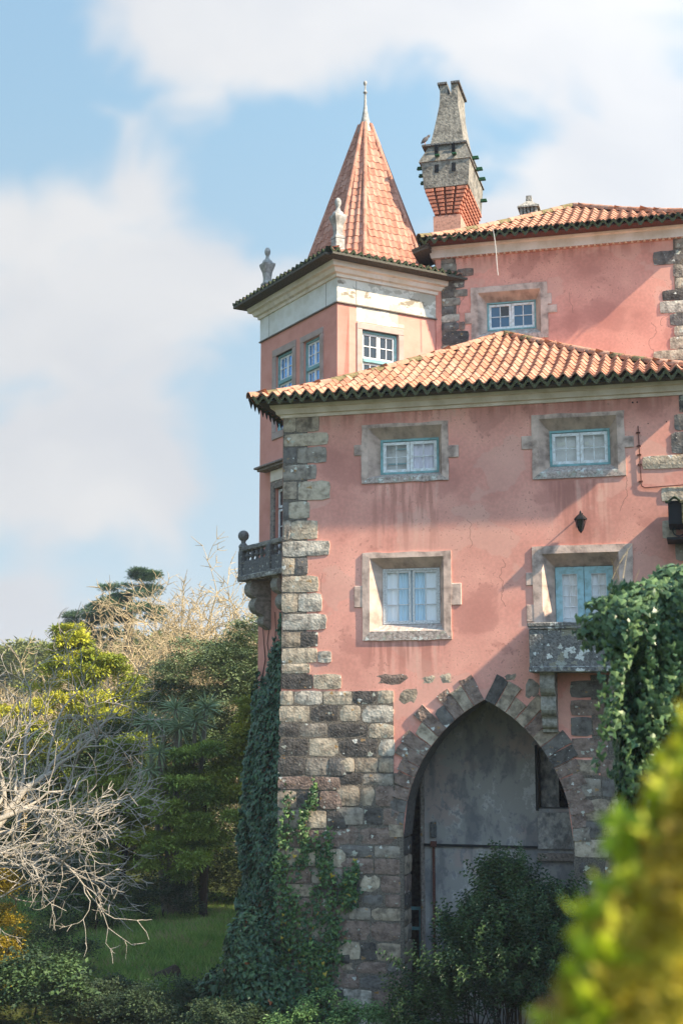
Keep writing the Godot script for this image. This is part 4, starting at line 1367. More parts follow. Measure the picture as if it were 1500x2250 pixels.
func house_fittings(h: Node):
	# wall lantern
	var l := node("wall_lantern", h, Transform3D(Basis(), Vector3(-2.4, 11.3, ZF + 0.24)))
	var st := begin()
	lathe(st, [[0.02, -0.2], [0.05, -0.17], [0.1, 0.06]], Vector3.ZERO, 6)
	put("glass_body", fin(st), "glass_dark", l)
	st = begin()
	lathe(st, [[0.145, 0.06], [0.14, 0.09], [0.06, 0.17], [0.03, 0.19], [0.02, 0.24], [0.0, 0.27]], Vector3.ZERO, 6)
	lathe(st, [[0.0, -0.25], [0.03, -0.21], [0.055, -0.18], [0.05, -0.16]], Vector3.ZERO, 6)
	for k in 6:
		var a := TAU * k / 6
		bar(st, Vector3(cos(a) * 0.05, -0.17, sin(a) * 0.05), Vector3(cos(a) * 0.125, 0.07, sin(a) * 0.125), 0.014, 0.014)
	put("cage", fin(st), "iron", l)
	st = begin()
	bar(st, Vector3(0, 0.2, -0.23), Vector3(0, 0.2, 0.0), 0.02, 0.02)
	box(st, Vector3(0, 0.12, -0.23), Vector3(0.07, 0.24, 0.02))
	put("bracket", fin(st), "iron", l)
	# cable conduit
	st = begin()
	bar(st, Vector3(-1.07, 12.1, ZF + 0.03), Vector3(-1.1, 13.45, ZF + 0.03), 0.02, 0.02, Vector3.RIGHT)
	bar(st, Vector3(-1.07, 12.1, ZF + 0.03), Vector3(-1.0, 12.05, ZF + 0.03), 0.02, 0.02, Vector3.BACK)
	bar(st, Vector3(-1.0, 12.05, ZF + 0.03), Vector3(XR, 12.08, ZF + 0.06), 0.02, 0.02, Vector3.UP)
	for y in [12.2, 12.58, 12.8, 13.0, 13.3]:
		box(st, Vector3(-1.08 - (y - 12.1) * 0.02, y, ZF + 0.02), Vector3(0.09, 0.025, 0.04))
	put("wall_conduit", fin(st), "rust", h)
	st = begin()
	for q in [[-1.2, 14.0, 0.035], [-1.1, 14.0, 0.03], [-0.88, 13.5, 0.02], [-0.48, 13.52, 0.02]]:
		box(st, Vector3(q[0], q[1], ZF + 0.006), Vector3(q[2], q[2], 0.02), 0.004)
	put("wall_hole", fin(st), "iron", h)
	# white cable hanging from the upper eaves
	st = begin()
	var prev := Vector3(-4.82, 19.86, -33.93)
	for k in 8:
		var t := (k + 1) / 8.0
		var p := Vector3(-4.82 + t * 0.13 + sin(t * 5.0) * 0.015, 19.86 - t * 1.3, -33.95)
		bar(st, prev, p, 0.018, 0.018, Vector3.RIGHT)
		prev = p
	put("hanging_cable", fin(st), "cable", h)
	# small tiled canopy on an iron bracket at the right-hand corner
	var c := node("canopy", h)
	st = begin()
	box(st, Vector3(-0.1, 11.34, -29.5), Vector3(0.8, 0.5, 0.9))
	put("canopy_box", fin(st), "iron", c)
	var tm := tile_mesh(0.3, 0.5, 0.05, 0.05, 8, 2.4)
	for k in 3:
		put("canopy_tile", tm, "tile_moss" if k else "tile_edge", c, Transform3D(Basis().rotated(Vector3.RIGHT, 0.25), Vector3(-0.4 + k * 0.3, 11.66, -29.45)))
	st = begin()
	box(st, Vector3(-0.16, 11.3, -29.02), Vector3(0.12, 0.42, 0.06))
	put("post", fin(st), "ochre_paint" if mats.has("ochre_paint") else "tile_moss", c)
	st = begin()
	box(st, Vector3(-0.1, 10.8, -29.55), Vector3(0.9, 0.05, 0.8))
	for k in 14:
		var a := k * 0.55
		var b := (k + 1) * 0.55
		var ra := 0.03 + 0.012 * k
		var rb := 0.03 + 0.012 * (k + 1)
		bar(st, Vector3(-0.32 + cos(a) * ra, 10.98 + sin(a) * ra, -29.2), Vector3(-0.32 + cos(b) * rb, 10.98 + sin(b) * rb, -29.2), 0.03, 0.03, Vector3.BACK)
	put("scroll_bracket", fin(st), "iron", c)


# ------------------------------------------------------------------ the corner tower
const TW := 4.4
var S2 := sqrt(0.5)
var T0 := Vector3(-8.71, 0, -32.55)
var LF := Vector3(-sqrt(0.5), 0, -sqrt(0.5))
var RF := Vector3(sqrt(0.5), 0, -sqrt(0.5))


func tw(a: float, b: float, y: float) -> Vector3:
	return T0 + LF * a + RF * b + Vector3.UP * y


func flat_window(parent: Node3D, xf: Transform3D, x0: float, x1: float, y0: float, y1: float, fr: float, glass, label: String, transom := 16.3):
	var w := node("window", parent, xf)
	w.set_meta("label", label)
	var names := [[x0 - fr, x1 + fr, y1, y1 + fr, "lintel"], [x0 - fr, x1 + fr, y0 - fr, y0, "sill"], [x0 - fr, x0, y0, y1, "jamb"], [x1, x1 + fr, y0, y1, "jamb"]]
	for q in names:
		var st := begin()
		box(st, Vector3((q[0] + q[1]) / 2, (q[2] + q[3]) / 2, -0.06), Vector3(q[1] - q[0] - (0.0 if q[4] == "lintel" or q[4] == "sill" else 0.001), q[3] - q[2], 0.2), 0.012)
		put(q[4], fin(st), "frame_stone", w)
	frame4(w, x0, x1, y0, y1, -0.1, 0.06, 0.09, "teal")
	var st := begin()
	box(st, Vector3((x0 + x1) / 2, transom, -0.09), Vector3(x1 - x0 - 0.12, 0.1, 0.1), 0.01)
	put("transom", fin(st), "teal", w)
	var m := (x0 + x1) / 2
	for q in [[x0 + 0.06, m, transom + 0.05, y1 - 0.06], [m + 0.004, x1 - 0.06, transom + 0.05, y1 - 0.06], [x0 + 0.06, m, y0 + 0.06, transom - 0.05], [m + 0.004, x1 - 0.06, y0 + 0.06, transom - 0.05]]:
		casement(w, q[0], q[1], q[2], q[3], -0.12, 2, 2, 0.055, 0.028, "sash_white", glass)


func tower():
	rng.seed = 77
	var t := node("corner_tower")
	tag(t, "square pink corner tower with white frieze and pointed octagonal tiled spire", "tower")
	var left := Transform3D(Basis(-LF, Vector3.UP, -RF), tw(TW, 0, 0))
	var right := Transform3D(Basis(RF, Vector3.UP, -LF), tw(0, 0, 0))
	var backl := Transform3D(Basis(-RF, Vector3.UP, LF), tw(TW, TW, 0))
	var backr := Transform3D(Basis(LF, Vector3.UP, RF), tw(0, TW, 0))
	put("wall", wall_panel(0.0, TW, 0, 17.72, [[0.98, 1.97, 14.9, 17.08], [2.6, 3.51, 14.9, 17.08], [1.0, 2.1, 10.9, 13.3]], 0.35), "plaster", t, left)
	put("wall", wall_panel(0.004, TW - 0.004, 8.25, 17.72, [[0.74, 1.86, 14.9, 17.1]], 0.35), "plaster", t, right)
	put("wall", wall_panel(0.004, TW - 0.004, 0, 17.72, [], 0.35), "plaster", t, backl)
	put("wall", wall_panel(0.004, TW - 0.004, 0, 17.72, [], 0.35), "plaster", t, backr)
	for q in [[left, "frieze"], [right, "frieze_worn"], [backl, "frieze"], [backr, "frieze"]]:
		put("frieze", wall_panel(-0.016, TW + 0.016, 17.72, 18.45, [], 0.35), q[1], t, q[0] * Transform3D(Basis(), Vector3(0, 0, 0.02)))
		var sj := begin()
		for x in [0.56, TW - 0.56]:
			box(sj, Vector3(x, 18.06, 0.022), Vector3(0.012, 0.66, 0.008))
		box(sj, Vector3(TW / 2, 17.725, 0.03), Vector3(TW + 0.06, 0.03, 0.05))
		put("frieze_joint", fin(sj), "mortar_pale", t, q[0])
	# sunlit patch painted white, partly peeled, over the right-hand window
	var st := begin()
	for q in [[0.57, 1.62, 17.3, 17.71], [1.62, 1.86, 17.42, 17.71], [1.62, 2.05, 17.32, 17.42]]:
		box(st, Vector3((q[0] + q[1]) / 2, (q[2] + q[3]) / 2, 0.0), Vector3(q[1] - q[0], q[3] - q[2] - 0.002, 0.012))
	put("sunlit_peeled_patch", fin(st), "frieze_worn", t, right)
	st = begin()
	box(st, tw(TW / 2, TW / 2, 18.5), Vector3(TW - 0.3, 0.1, TW - 0.3), 0.0, Basis(-LF, Vector3.UP, -RF))
	put("ceiling_slab", fin(st), "inside", t)
	var prof := [[0.0, 18.4], [0.07, 18.4], [0.08, 18.48], [0.16, 18.5], [0.2, 18.6], [0.29, 18.62], [0.31, 18.75], [0.0, 18.77]]
	var corners := [[tw(0, TW, 0), RF - LF], [tw(0, 0, 0), -LF - RF], [tw(TW, 0, 0), LF - RF], [tw(TW, TW, 0), LF + RF], [tw(0, TW, 0), RF - LF]]
	put("cornice", sweep(prof, corners), "white", t)

	flat_window(t, left, 0.98, 1.97, 14.9, 17.08, 0.2, "glass_sky", "tower window nearer the outer corner, sky reflection tinted blue into its panes")
	flat_window(t, left, 2.6, 3.51, 14.9, 17.08, 0.17, "glass_sky", "tower window nearer the middle corner, sky reflection tinted blue into its panes")
	flat_window(t, right, 0.74, 1.86, 14.9, 17.1, 0.17, ["glass_dark", "glass_dark", "glass_dark"], "tower window with dark panes above the tiled roof")
	# balcony door with its hood
	var d := node("door", t, left)
	d.set_meta("label", "white glazed door under a dark stone hood")
	for q in [[0.78, 1.0, 10.9, 13.5, "jamb"], [2.1, 2.32, 10.9, 13.5, "jamb"], [1.0, 2.1, 13.3, 13.5, "lintel"]]:
		st = begin()
		box(st, Vector3((q[0] + q[1]) / 2, (q[2] + q[3]) / 2, -0.04), Vector3(q[1] - q[0] - 0.002, q[3] - q[2], 0.2), 0.01)
		put(q[4], fin(st), "surround_dark", d)
	st = begin()
	box(st, Vector3(1.55, 13.66, 0.03), Vector3(1.5, 0.3, 0.08))
	put("panel", fin(st), "white_clean", d)
	st = begin()
	box(st, Vector3(1.55, 13.87, 0.12), Vector3(2.3, 0.07, 0.34), 0.015)
	box(st, Vector3(1.55, 13.93, 0.16), Vector3(2.42, 0.06, 0.42), 0.015)
	put("hood", fin(st), "surround_dark", d)
	casement(d, 1.02, 1.54, 12.75, 13.28, -0.1, 2, 1, 0.07, 0.03, "sash_white", "glass_dark")
	casement(d, 1.55, 2.08, 12.75, 13.28, -0.1, 2, 1, 0.07, 0.03, "sash_white", "glass_dark")
	casement(d, 1.02, 1.54, 10.92, 12.72, -0.1, 2, 4, 0.07, 0.03, "sash_white", "glass_dark")
	casement(d, 1.55, 2.08, 10.92, 12.72, -0.1, 2, 4, 0.07, 0.03, "sash_white", "glass_dark")

	tower_balcony(t, left)
	spire(t)
	for q in [[0.04, 0.04, "stone finial above the tower's middle corner"], [4.34, 0.16, "stone finial above the tower's outer corner"]]:
		var f := node("finial", t, Transform3D(Basis(-LF, Vector3.UP, -RF), tw(q[0], q[1], 19.1)).scaled_local(Vector3(0.8, 1, 0.8)))
		f.set_meta("label", q[2])
		st = begin()
		var sq := Basis(Vector3.UP, PI / 4)
		box(st, Vector3(0, 0.17, 0), Vector3(0.34, 0.36, 0.34), 0.02)
		lathe(st, [[0.25, 0.35], [0.25, 0.4], [0.17, 0.45], [0.16, 0.55], [0.19, 0.72], [0.29, 0.9], [0.31, 0.95], [0.31, 0.99], [0.2, 1.03]], Vector3.ZERO, 4, sq)
		put("pedestal", fin(st), "finial", f)
		st = begin()
		st.set_smooth_group(1)
		lathe(st, [[0.2, 1.0], [0.17, 1.08], [0.09, 1.13], [0.065, 1.2], [0.06, 1.24], [0.085, 1.27], [0.105, 1.33], [0.108, 1.38], [0.09, 1.44], [0.05, 1.48], [0.0, 1.49]], Vector3.ZERO, 12)
		put("knob", fin(st), "finial", f)


func tower_balcony(t: Node3D, left: Transform3D):
	var b := node("stone_balcony", t, left)
	b.set_meta("label", "dark stone balcony with a ball on its corner post")
	var off := 0.7
	var x0 := 0.24
	var x1 := 3.3
	var st := begin()
	box(st, Vector3((x0 + x1) / 2, 10.82, off / 2 + 0.02), Vector3(x1 - x0 + 0.08, 0.15, off + 0.1), 0.02)
	put("floor_slab", fin(st), "balcony", b)
	st = begin()
	box(st, Vector3((x0 + x1) / 2, 11.09, off - 0.06), Vector3(x1 - x0 - 0.1, 0.39, 0.12), 0.01)
	box(st, Vector3(x0 + 0.06, 11.09, off / 2), Vector3(0.12, 0.39, off - 0.02), 0.01)
	put("parapet", fin(st), "balcony_dark", b)
	st = begin()
	box(st, Vector3((x0 + x1) / 2, 11.64, off - 0.06), Vector3(x1 - x0 + 0.04, 0.13, 0.2), 0.02)
	box(st, Vector3(x0 + 0.06, 11.638, off / 2 - 0.05), Vector3(0.2, 0.12, off - 0.14), 0.02)
	put("rail", fin(st), "balcony", b)
	for x in [x0 + 0.08, 2.02, x1 - 0.1]:
		st = begin()
		box(st, Vector3(x, 11.24, off - 0.05), Vector3(0.22, 0.7, 0.2), 0.012)
		put("post", fin(st), "balcony_dark", b)
	for x in [0.62, 0.9, 1.18, 1.46, 1.74, 2.3, 2.6, 2.9]:
		st = begin()
		lathe(st, [[0.05, 11.27], [0.06, 11.3], [0.04, 11.34], [0.085, 11.42], [0.05, 11.5], [0.04, 11.54], [0.06, 11.58]], Vector3(x, 0, off - 0.06), 8)
		put("baluster", fin(st), "balcony_dark", b)
	st = begin()
	st.set_smooth_group(1)
	var prof := [[0.14, 11.7], [0.13, 11.75], [0.08, 11.8], [0.06, 11.84], [0.075, 11.87]]
	for k in 10:
		var a := lerpf(-PI * 0.36, PI / 2, k / 9.0)
		prof.append([maxf(cos(a) * 0.155, 0.0), 12.02 + sin(a) * 0.155])
	lathe(st, prof, Vector3(x0 + 0.08, 0, off - 0.06), 14)
	put("ball_finial", fin(st), "balcony", b)
	for x in [0.42, 2.0]:
		st = begin()
		var pts := PackedVector2Array([Vector2(0.0, 10.76), Vector2(0.66, 10.76)])
		for lobe in [[0.42, 10.52, 0.24, 1.0], [0.28, 10.08, 0.24, 1.0], [0.1, 9.66, 0.15, 1.1]]:
			for k in 7:
				var a: float = lerpf(0.8, -1.5, k / 6.0)
				pts.append(Vector2(lobe[0] + cos(a) * lobe[2], lobe[1] + sin(a) * lobe[2] * lobe[3]))
		pts.append(Vector2(0.0, 9.42))
		extrude(st, pts, x, x + 0.36)
		put("bracket", fin(st), "corbel", b)


func spire(t: Node3D):
	var r := node("spire", t)
	var m := 0.7
	var c := 0.55
	var y0 := 19.4
	var e := TW - m
	var base := [tw(m + c, m, y0), tw(e - c, m, y0), tw(e, m + c, y0), tw(e, e - c, y0), tw(e - c, e, y0), tw(m + c, e, y0), tw(m, e - c, y0), tw(m, m + c, y0)]
	var apex := tw(TW / 2, TW / 2, 24.35)
	var cen := tw(TW / 2, TW / 2, y0)
	# low skirt of roof between the eaves and the spire
	var o := 0.56
	var yo := 18.84
	var half := TW / 2 + o
	var rise := 1.2
	var cs := [tw(-o, -o, yo), tw(TW + o, -o, yo), tw(TW + o, TW + o, yo), tw(-o, TW + o, yo)]
	var top := tw(TW / 2, TW / 2, yo)
	for k in 4:
		put("roof_bed", hip_bed(cs[k], cs[(k + 1) % 4], top, half, rise, 1.0), "tile_bed", r)
	var sk := [tile_mesh(0.2, 0.4, 0.03, 0.02, 6)]
	slope(r, cs[1], -LF, RF, half, 1.5, rise, 1.0, 0.2, 0.32, sk, "spire", false)
	slope(r, cs[0], RF, LF, half, 1.5, rise, 1.0, 0.2, 0.32, sk, "spire", false)
	eaves(r, cs[1] + Vector3.UP * 0.06, -LF, -RF, half * 2, 0.23, true)
	eaves(r, cs[0] + Vector3.UP * 0.06, RF, -LF, half * 2 - 1.4, 0.23, true)
	var sb := begin()
	for q in [[tw(TW / 2, -o / 2 - 0.14, 18.79), Vector3(TW + 2 * o - 0.1, 0.06, o - 0.1), Basis(-LF, Vector3.UP, -RF)], [tw(-o / 2 - 0.14, TW / 2, 18.788), Vector3(TW + 2 * o - 0.1, 0.06, o - 0.1), Basis(RF, Vector3.UP, -LF)]]:
		box(sb, q[0], q[1], 0.0, q[2])
	put("eave_board", fin(sb), "eave_dark", r)
	# faces of the spire
	var tm := []
	for k in 3:
		tm.append(tile_mesh(0.2, 0.31, 0.02 + 0.002 * k, 0.036, 8, 0.3, 0.034))
	var cap := ridge_mesh(0.072, 0.3)
	for k in 8:
		var p: Vector3 = base[k]
		var q: Vector3 = base[(k + 1) % 8]
		var st := begin()
		tri(st, p, q, apex, cen)
		put("face", fin(st), "tile_bed", r)
		var mid := (p + q) / 2
		var out := (mid - cen).normalized()
		var right := (q - p).normalized()
		if out.cross(right).y < 0:
			right = -right
		var z := (mid - apex).normalized()
		var y := z.cross(right).normalized()
		var slant := mid.distance_to(apex)
		var wid := p.distance_to(q)
		var step := 0.243
		var rows := int(slant * 0.93 / step)
		var xfs := []
		var cols := []
		for i in rows:
			var t1 := (i + 1) * step / slant
			var ww := wid * (1.0 - (i + 0.6) * step / slant)
			var n := int(floor(ww / 0.4 + 0.42))
			for j in range(-n, n + 1):
				var lx := maxf(j * 0.2 - 0.1, -ww / 2)
				var rx := minf(j * 0.2 + 0.1, ww / 2)
				if rx - lx < 0.035:
					continue
				var cx := (lx + rx) / 2
				var at := mid.lerp(apex, t1) + right * cx + y * 0.012 - z * 0.05
				var xf := Transform3D(Basis(right, y, z).rotated(right, 0.05 + rng.randf_range(-0.01, 0.01)).rotated(y, rng.randf_range(-0.015, 0.015)).scaled_local(Vector3((rx - lx) / 0.2, 1, 1)), at)
				if k in [0, 7, 6]:
					put("roof_tile", tm[rng.randi() % 3], "spire%d" % (rng.randi() % 4), r, xf)
				else:
					xfs.append(xf)
					cols.append(Color.WHITE)
		if xfs:
			scatter("far_tiles", tm[0], "spire0", xfs, cols, r)
		# rounded tiles up each hip
		var along := p.distance_to(apex)
		var hn := int(along * 0.95 / 0.27)
		for i in hn:
			var hz := (p - apex).normalized()
			var ho := (p - cen).normalized()
			var hx := ho.cross(hz).normalized()
			var hy := hz.cross(hx)
			var at := p.lerp(apex, (i + 1) * 0.27 / along) + hy * 0.03
			put("ridge_tile", cap, "spire%d" % (rng.randi() % 4), r, Transform3D(Basis(hx, hy, hz).rotated(hx, 0.03), at))
	var st := begin()
	st.set_smooth_group(1)
	lathe(st, [[0.24, 23.72], [0.17, 23.95], [0.11, 24.18], [0.07, 24.4], [0.042, 24.62], [0.032, 24.9], [0.03, 24.96], [0.06, 24.98], [0.06, 25.01], [0.026, 25.03], [0.022, 25.2], [0.045, 25.24], [0.055, 25.29], [0.04, 25.34], [0.0, 25.36]], tw(TW / 2, TW / 2, 0.0), 12)
	put("spike", fin(st), "finial", r)


# ------------------------------------------------------------------ plants
func leaf_cluster(n: int, rad: float, ll: float, lw: float, s: int, droop := 0.0, flat := 0.8) -> ArrayMesh:
	var r := RandomNumberGenerator.new()
	r.seed = s
	var V := PackedVector3Array()
	var C := PackedColorArray()
	for k in n:
		var d := Vector3(r.randf_range(-1, 1), r.randf_range(-0.5, 1) * flat, r.randf_range(-1, 1)).normalized()
		var c := d * rad * sqrt(r.randf_range(0.05, 1.0)) * Vector3(1, flat, 1)
		var ax := (d + Vector3(r.randf_range(-0.7, 0.7), r.randf_range(-0.5, 0.5) - droop, r.randf_range(-0.7, 0.7))).normalized()
		var sd := ax.cross(Vector3(r.randf_range(-0.4, 0.4), 1, r.randf_range(-0.4, 0.4))).normalized()
		var nn := sd.cross(ax)
		var l := ll * r.randf_range(0.75, 1.2)
		var w := lw * r.randf_range(0.8, 1.2)
		var a := c
		var b := c + ax * l * 0.45 + sd * w * 0.5 + nn * w * 0.12
		var e := c + ax * l - nn * l * 0.12
		var f := c + ax * l * 0.45 - sd * w * 0.5 + nn * w * 0.12
		V.append_array([a, b, e, a, e, f])
		var q := r.randf_range(0.75, 1.15)
		for i in 6:
			C.append(Color(q, q, q))
	return soup(V, C)


func soup(V: PackedVector3Array, C: PackedColorArray) -> ArrayMesh:
	var N := PackedVector3Array()
	N.resize(V.size())
	for k in range(0, V.size(), 3):
		var n := (V[k + 2] - V[k]).cross(V[k + 1] - V[k]).normalized()
		N[k] = n
		N[k + 1] = n
		N[k + 2] = n
	var a := []
	a.resize(Mesh.ARRAY_MAX)
	a[Mesh.ARRAY_VERTEX] = V
	a[Mesh.ARRAY_NORMAL] = N
	if C.size():
		a[Mesh.ARRAY_COLOR] = C
	var m := ArrayMesh.new()
	m.add_surface_from_arrays(Mesh.PRIMITIVE_TRIANGLES, a)
	return m


func ivy_leaf() -> ArrayMesh:
	# five-lobed leaf, tip along -y, face along +z, slightly folded
	var p := [Vector3(0, 0.1, 0), Vector3(0.42, 0.42, -0.1), Vector3(0.5, 0.05, -0.14), Vector3(0.3, -0.12, -0.06), Vector3(0.0, -0.62, -0.16), Vector3(-0.3, -0.12, -0.06), Vector3(-0.5, 0.05, -0.14), Vector3(-0.42, 0.42, -0.1)]
	var c := Vector3(0, 0, 0.05)
	var V := PackedVector3Array()
	for k in p.size():
		V.append_array([c, p[(k + 1) % p.size()], p[k]])
	return soup(V, PackedColorArray())


func mixcol(a: Color, b: Color, t: float, v := 1.0) -> Color:
	var c := a.lerp(b, t)
	return Color(c.r * v, c.g * v, c.b * v)


# leaf clusters over the pads of a crown: lobes are [centre, radii]
func crown(parent: Node, lobes: Array, pads: int, per: int, mesh: Mesh, m: String, lo: Color, hi: Color, size: float, s: int, flat := 0.5, pad := 0.42):
	var r := RandomNumberGenerator.new()
	r.seed = s
	var xfs := []
	var cols := []
	for l in lobes:
		var c: Vector3 = l[0]
		var R: Vector3 = l[1]
		for k in pads:
			var d := Vector3(r.randfn(), r.randfn() * 0.9 + 0.25, r.randfn()).normalized()
			var pc := c + d * R * r.randf_range(0.62, 0.98)
			var pr := (R.x + R.y + R.z) / 3.0 * pad * r.randf_range(0.6, 1.25)
			var tonev := r.randf()
			for q in per:
				var e := Vector3(r.randfn(), r.randfn(), r.randfn()).normalized()
				if e.y < -0.2:
					e.y *= -0.6
				var at := pc + e * Vector3(pr, pr * flat, pr) * pow(r.randf(), 0.4)
				var bas := Basis(Vector3.UP, r.randf() * TAU).rotated(Vector3(r.randf_range(-1, 1), 0, r.randf_range(-1, 1)).normalized(), r.randf_range(-0.6, 0.6)).scaled(Vector3.ONE * size * r.randf_range(0.7, 1.3))
				xfs.append(Transform3D(bas, at))
				var tt := clampf(tonev * 0.7 + r.randf() * 0.35, 0, 1)
				cols.append(mixcol(lo, hi, tt, r.randf_range(0.8, 1.15)))
	var o := scatter("crown", mesh, m, xfs, cols, parent)
	return o


var bv: PackedVector3Array
var bn: PackedVector3Array
var bi: PackedInt32Array


func tube(p: Vector3, q: Vector3, r0: float, r1: float, seg: int):
	var z := (q - p).normalized()
	var x := z.cross(Vector3(0.31, 0.8, 0.52)).normalized()
	var y := z.cross(x)
	var at := bv.size()
	for k in seg:
		var a := TAU * k / seg
		var n := x * cos(a) + y * sin(a)
		bv.append(p + n * r0)
		bn.append(n)
		bv.append(q + n * r1)
		bn.append(n)
	for k in seg:
		var a := at + k * 2
		var b := at + ((k + 1) % seg) * 2
		bi.append_array([a, a + 1, b, b, a + 1, b + 1])


func limb(r: RandomNumberGenerator, p: Vector3, d: Vector3, length: float, rad: float, depth: int, o: Dictionary):
	var seg := maxi(3, int(length / o.step))
	var q := p
	var dir := d
	for k in seg:
		var t := float(k) / seg
		dir = (dir + Vector3(r.randfn(), r.randfn(), r.randfn()) * o.wander + Vector3.UP * o.lift + o.get("lean", Vector3.ZERO)).normalized()
		var n := q + dir * length / seg
		var r0 := lerpf(rad, rad * o.taper, t)
		var r1 := lerpf(rad, rad * o.taper, (k + 1.0) / seg)
		tube(q, n, r0, r1, 6 if r0 > 0.06 else (4 if r0 > 0.02 else 3))
		q = n
		if depth > 0 and k > 0 and r.randf() < o.fork:
			var side := dir.cross(Vector3(r.randfn(), r.randfn(), r.randfn())).normalized()
			limb(r, q, (dir * o.keep + side).normalized(), length * r.randf_range(0.4, 0.75), maxf(r1 * r.randf_range(0.45, 0.75), o.thin), depth - 1, o)
	if depth > 0:
		for k in 2:
			var side := dir.cross(Vector3(r.randfn(), r.randfn(), r.randfn())).normalized()
			limb(r, q, (dir * 1.2 + side * 0.8).normalized(), length * r.randf_range(0.45, 0.7), maxf(rad * o.taper * 0.85, o.thin), depth - 1, o)


func bare_mesh() -> ArrayMesh:
	var a := []
	a.resize(Mesh.ARRAY_MAX)
	a[Mesh.ARRAY_VERTEX] = bv
	a[Mesh.ARRAY_NORMAL] = bn
	a[Mesh.ARRAY_INDEX] = bi
	var m := ArrayMesh.new()
	m.add_surface_from_arrays(Mesh.PRIMITIVE_TRIANGLES, a)
	return m


func grow():
	bv = PackedVector3Array()
	bn = PackedVector3Array()
	bi = PackedInt32Array()


func trunk(parent: Node, base: Vector3, top: Vector3, rad: float, m := "bark_dark"):
	grow()
	var q := base
	for k in 4:
		var n := base.lerp(top, (k + 1) / 4.0) + Vector3(sin(k * 2.1) * 0.08, 0, cos(k * 1.7) * 0.08)
		tube(q, n, lerpf(rad, rad * 0.5, k / 4.0), lerpf(rad, rad * 0.5, (k + 1) / 4.0), 8)
		q = n
	put("trunk", bare_mesh(), m, parent)


func ground_y(x: float, z: float) -> float:
	var d := -z
	var y := 0.12
	y += (maxf(0.0, minf(d, 92.0) - 49.0) * 0.19 + maxf(0.0, minf(d, 175.0) - 92.0) * 0.055) * smoothstep(-2.0, -14.0, x)
	y += maxf(0.0, minf(d, 170.0) - 60.0) * 0.05 * smoothstep(-10.0, 10.0, x)
	if d < 20.0:
		y = lerpf(5.45, y, smoothstep(3.0, 17.0, d))
	y += smoothstep(6.0, 30.0, x) * 9.0
	y += sin(x * 0.31 + z * 0.17) * 0.12 + sin(x * 0.11 - z * 0.23) * 0.16
	if d > 26.0 and d < 44.0 and x > -11.0 and x < 3.0:
		y = minf(y, 0.1)
	return y


func terrain():
	var st := SurfaceTool.new()
	st.begin(Mesh.PRIMITIVE_TRIANGLES)
	st.set_smooth_group(1)
	var xs := []
	var zs := []
	var x := -420.0
	while x <= 300.0:
		xs.append(x)
		x += 2.0 if x > -70.0 and x < 30.0 else 15.0
	var z := 40.0
	while z >= -600.0:
		zs.append(z)
		z -= 2.0 if z > -80.0 else (5.0 if z > -180.0 else 30.0)
	for i in xs.size() - 1:
		for j in zs.size() - 1:
			var p := []
			for q in [[i, j], [i + 1, j], [i + 1, j + 1], [i, j + 1]]:
				p.append(Vector3(xs[q[0]], ground_y(xs[q[0]], zs[q[1]]), zs[q[1]]))
			quad(st, p[0], p[1], p[2], p[3], (p[0] + p[2]) / 2 + Vector3.DOWN * 5)
	kind(put("ground", fin(st), "soil"), "structure", "earth of the garden and the hillside")


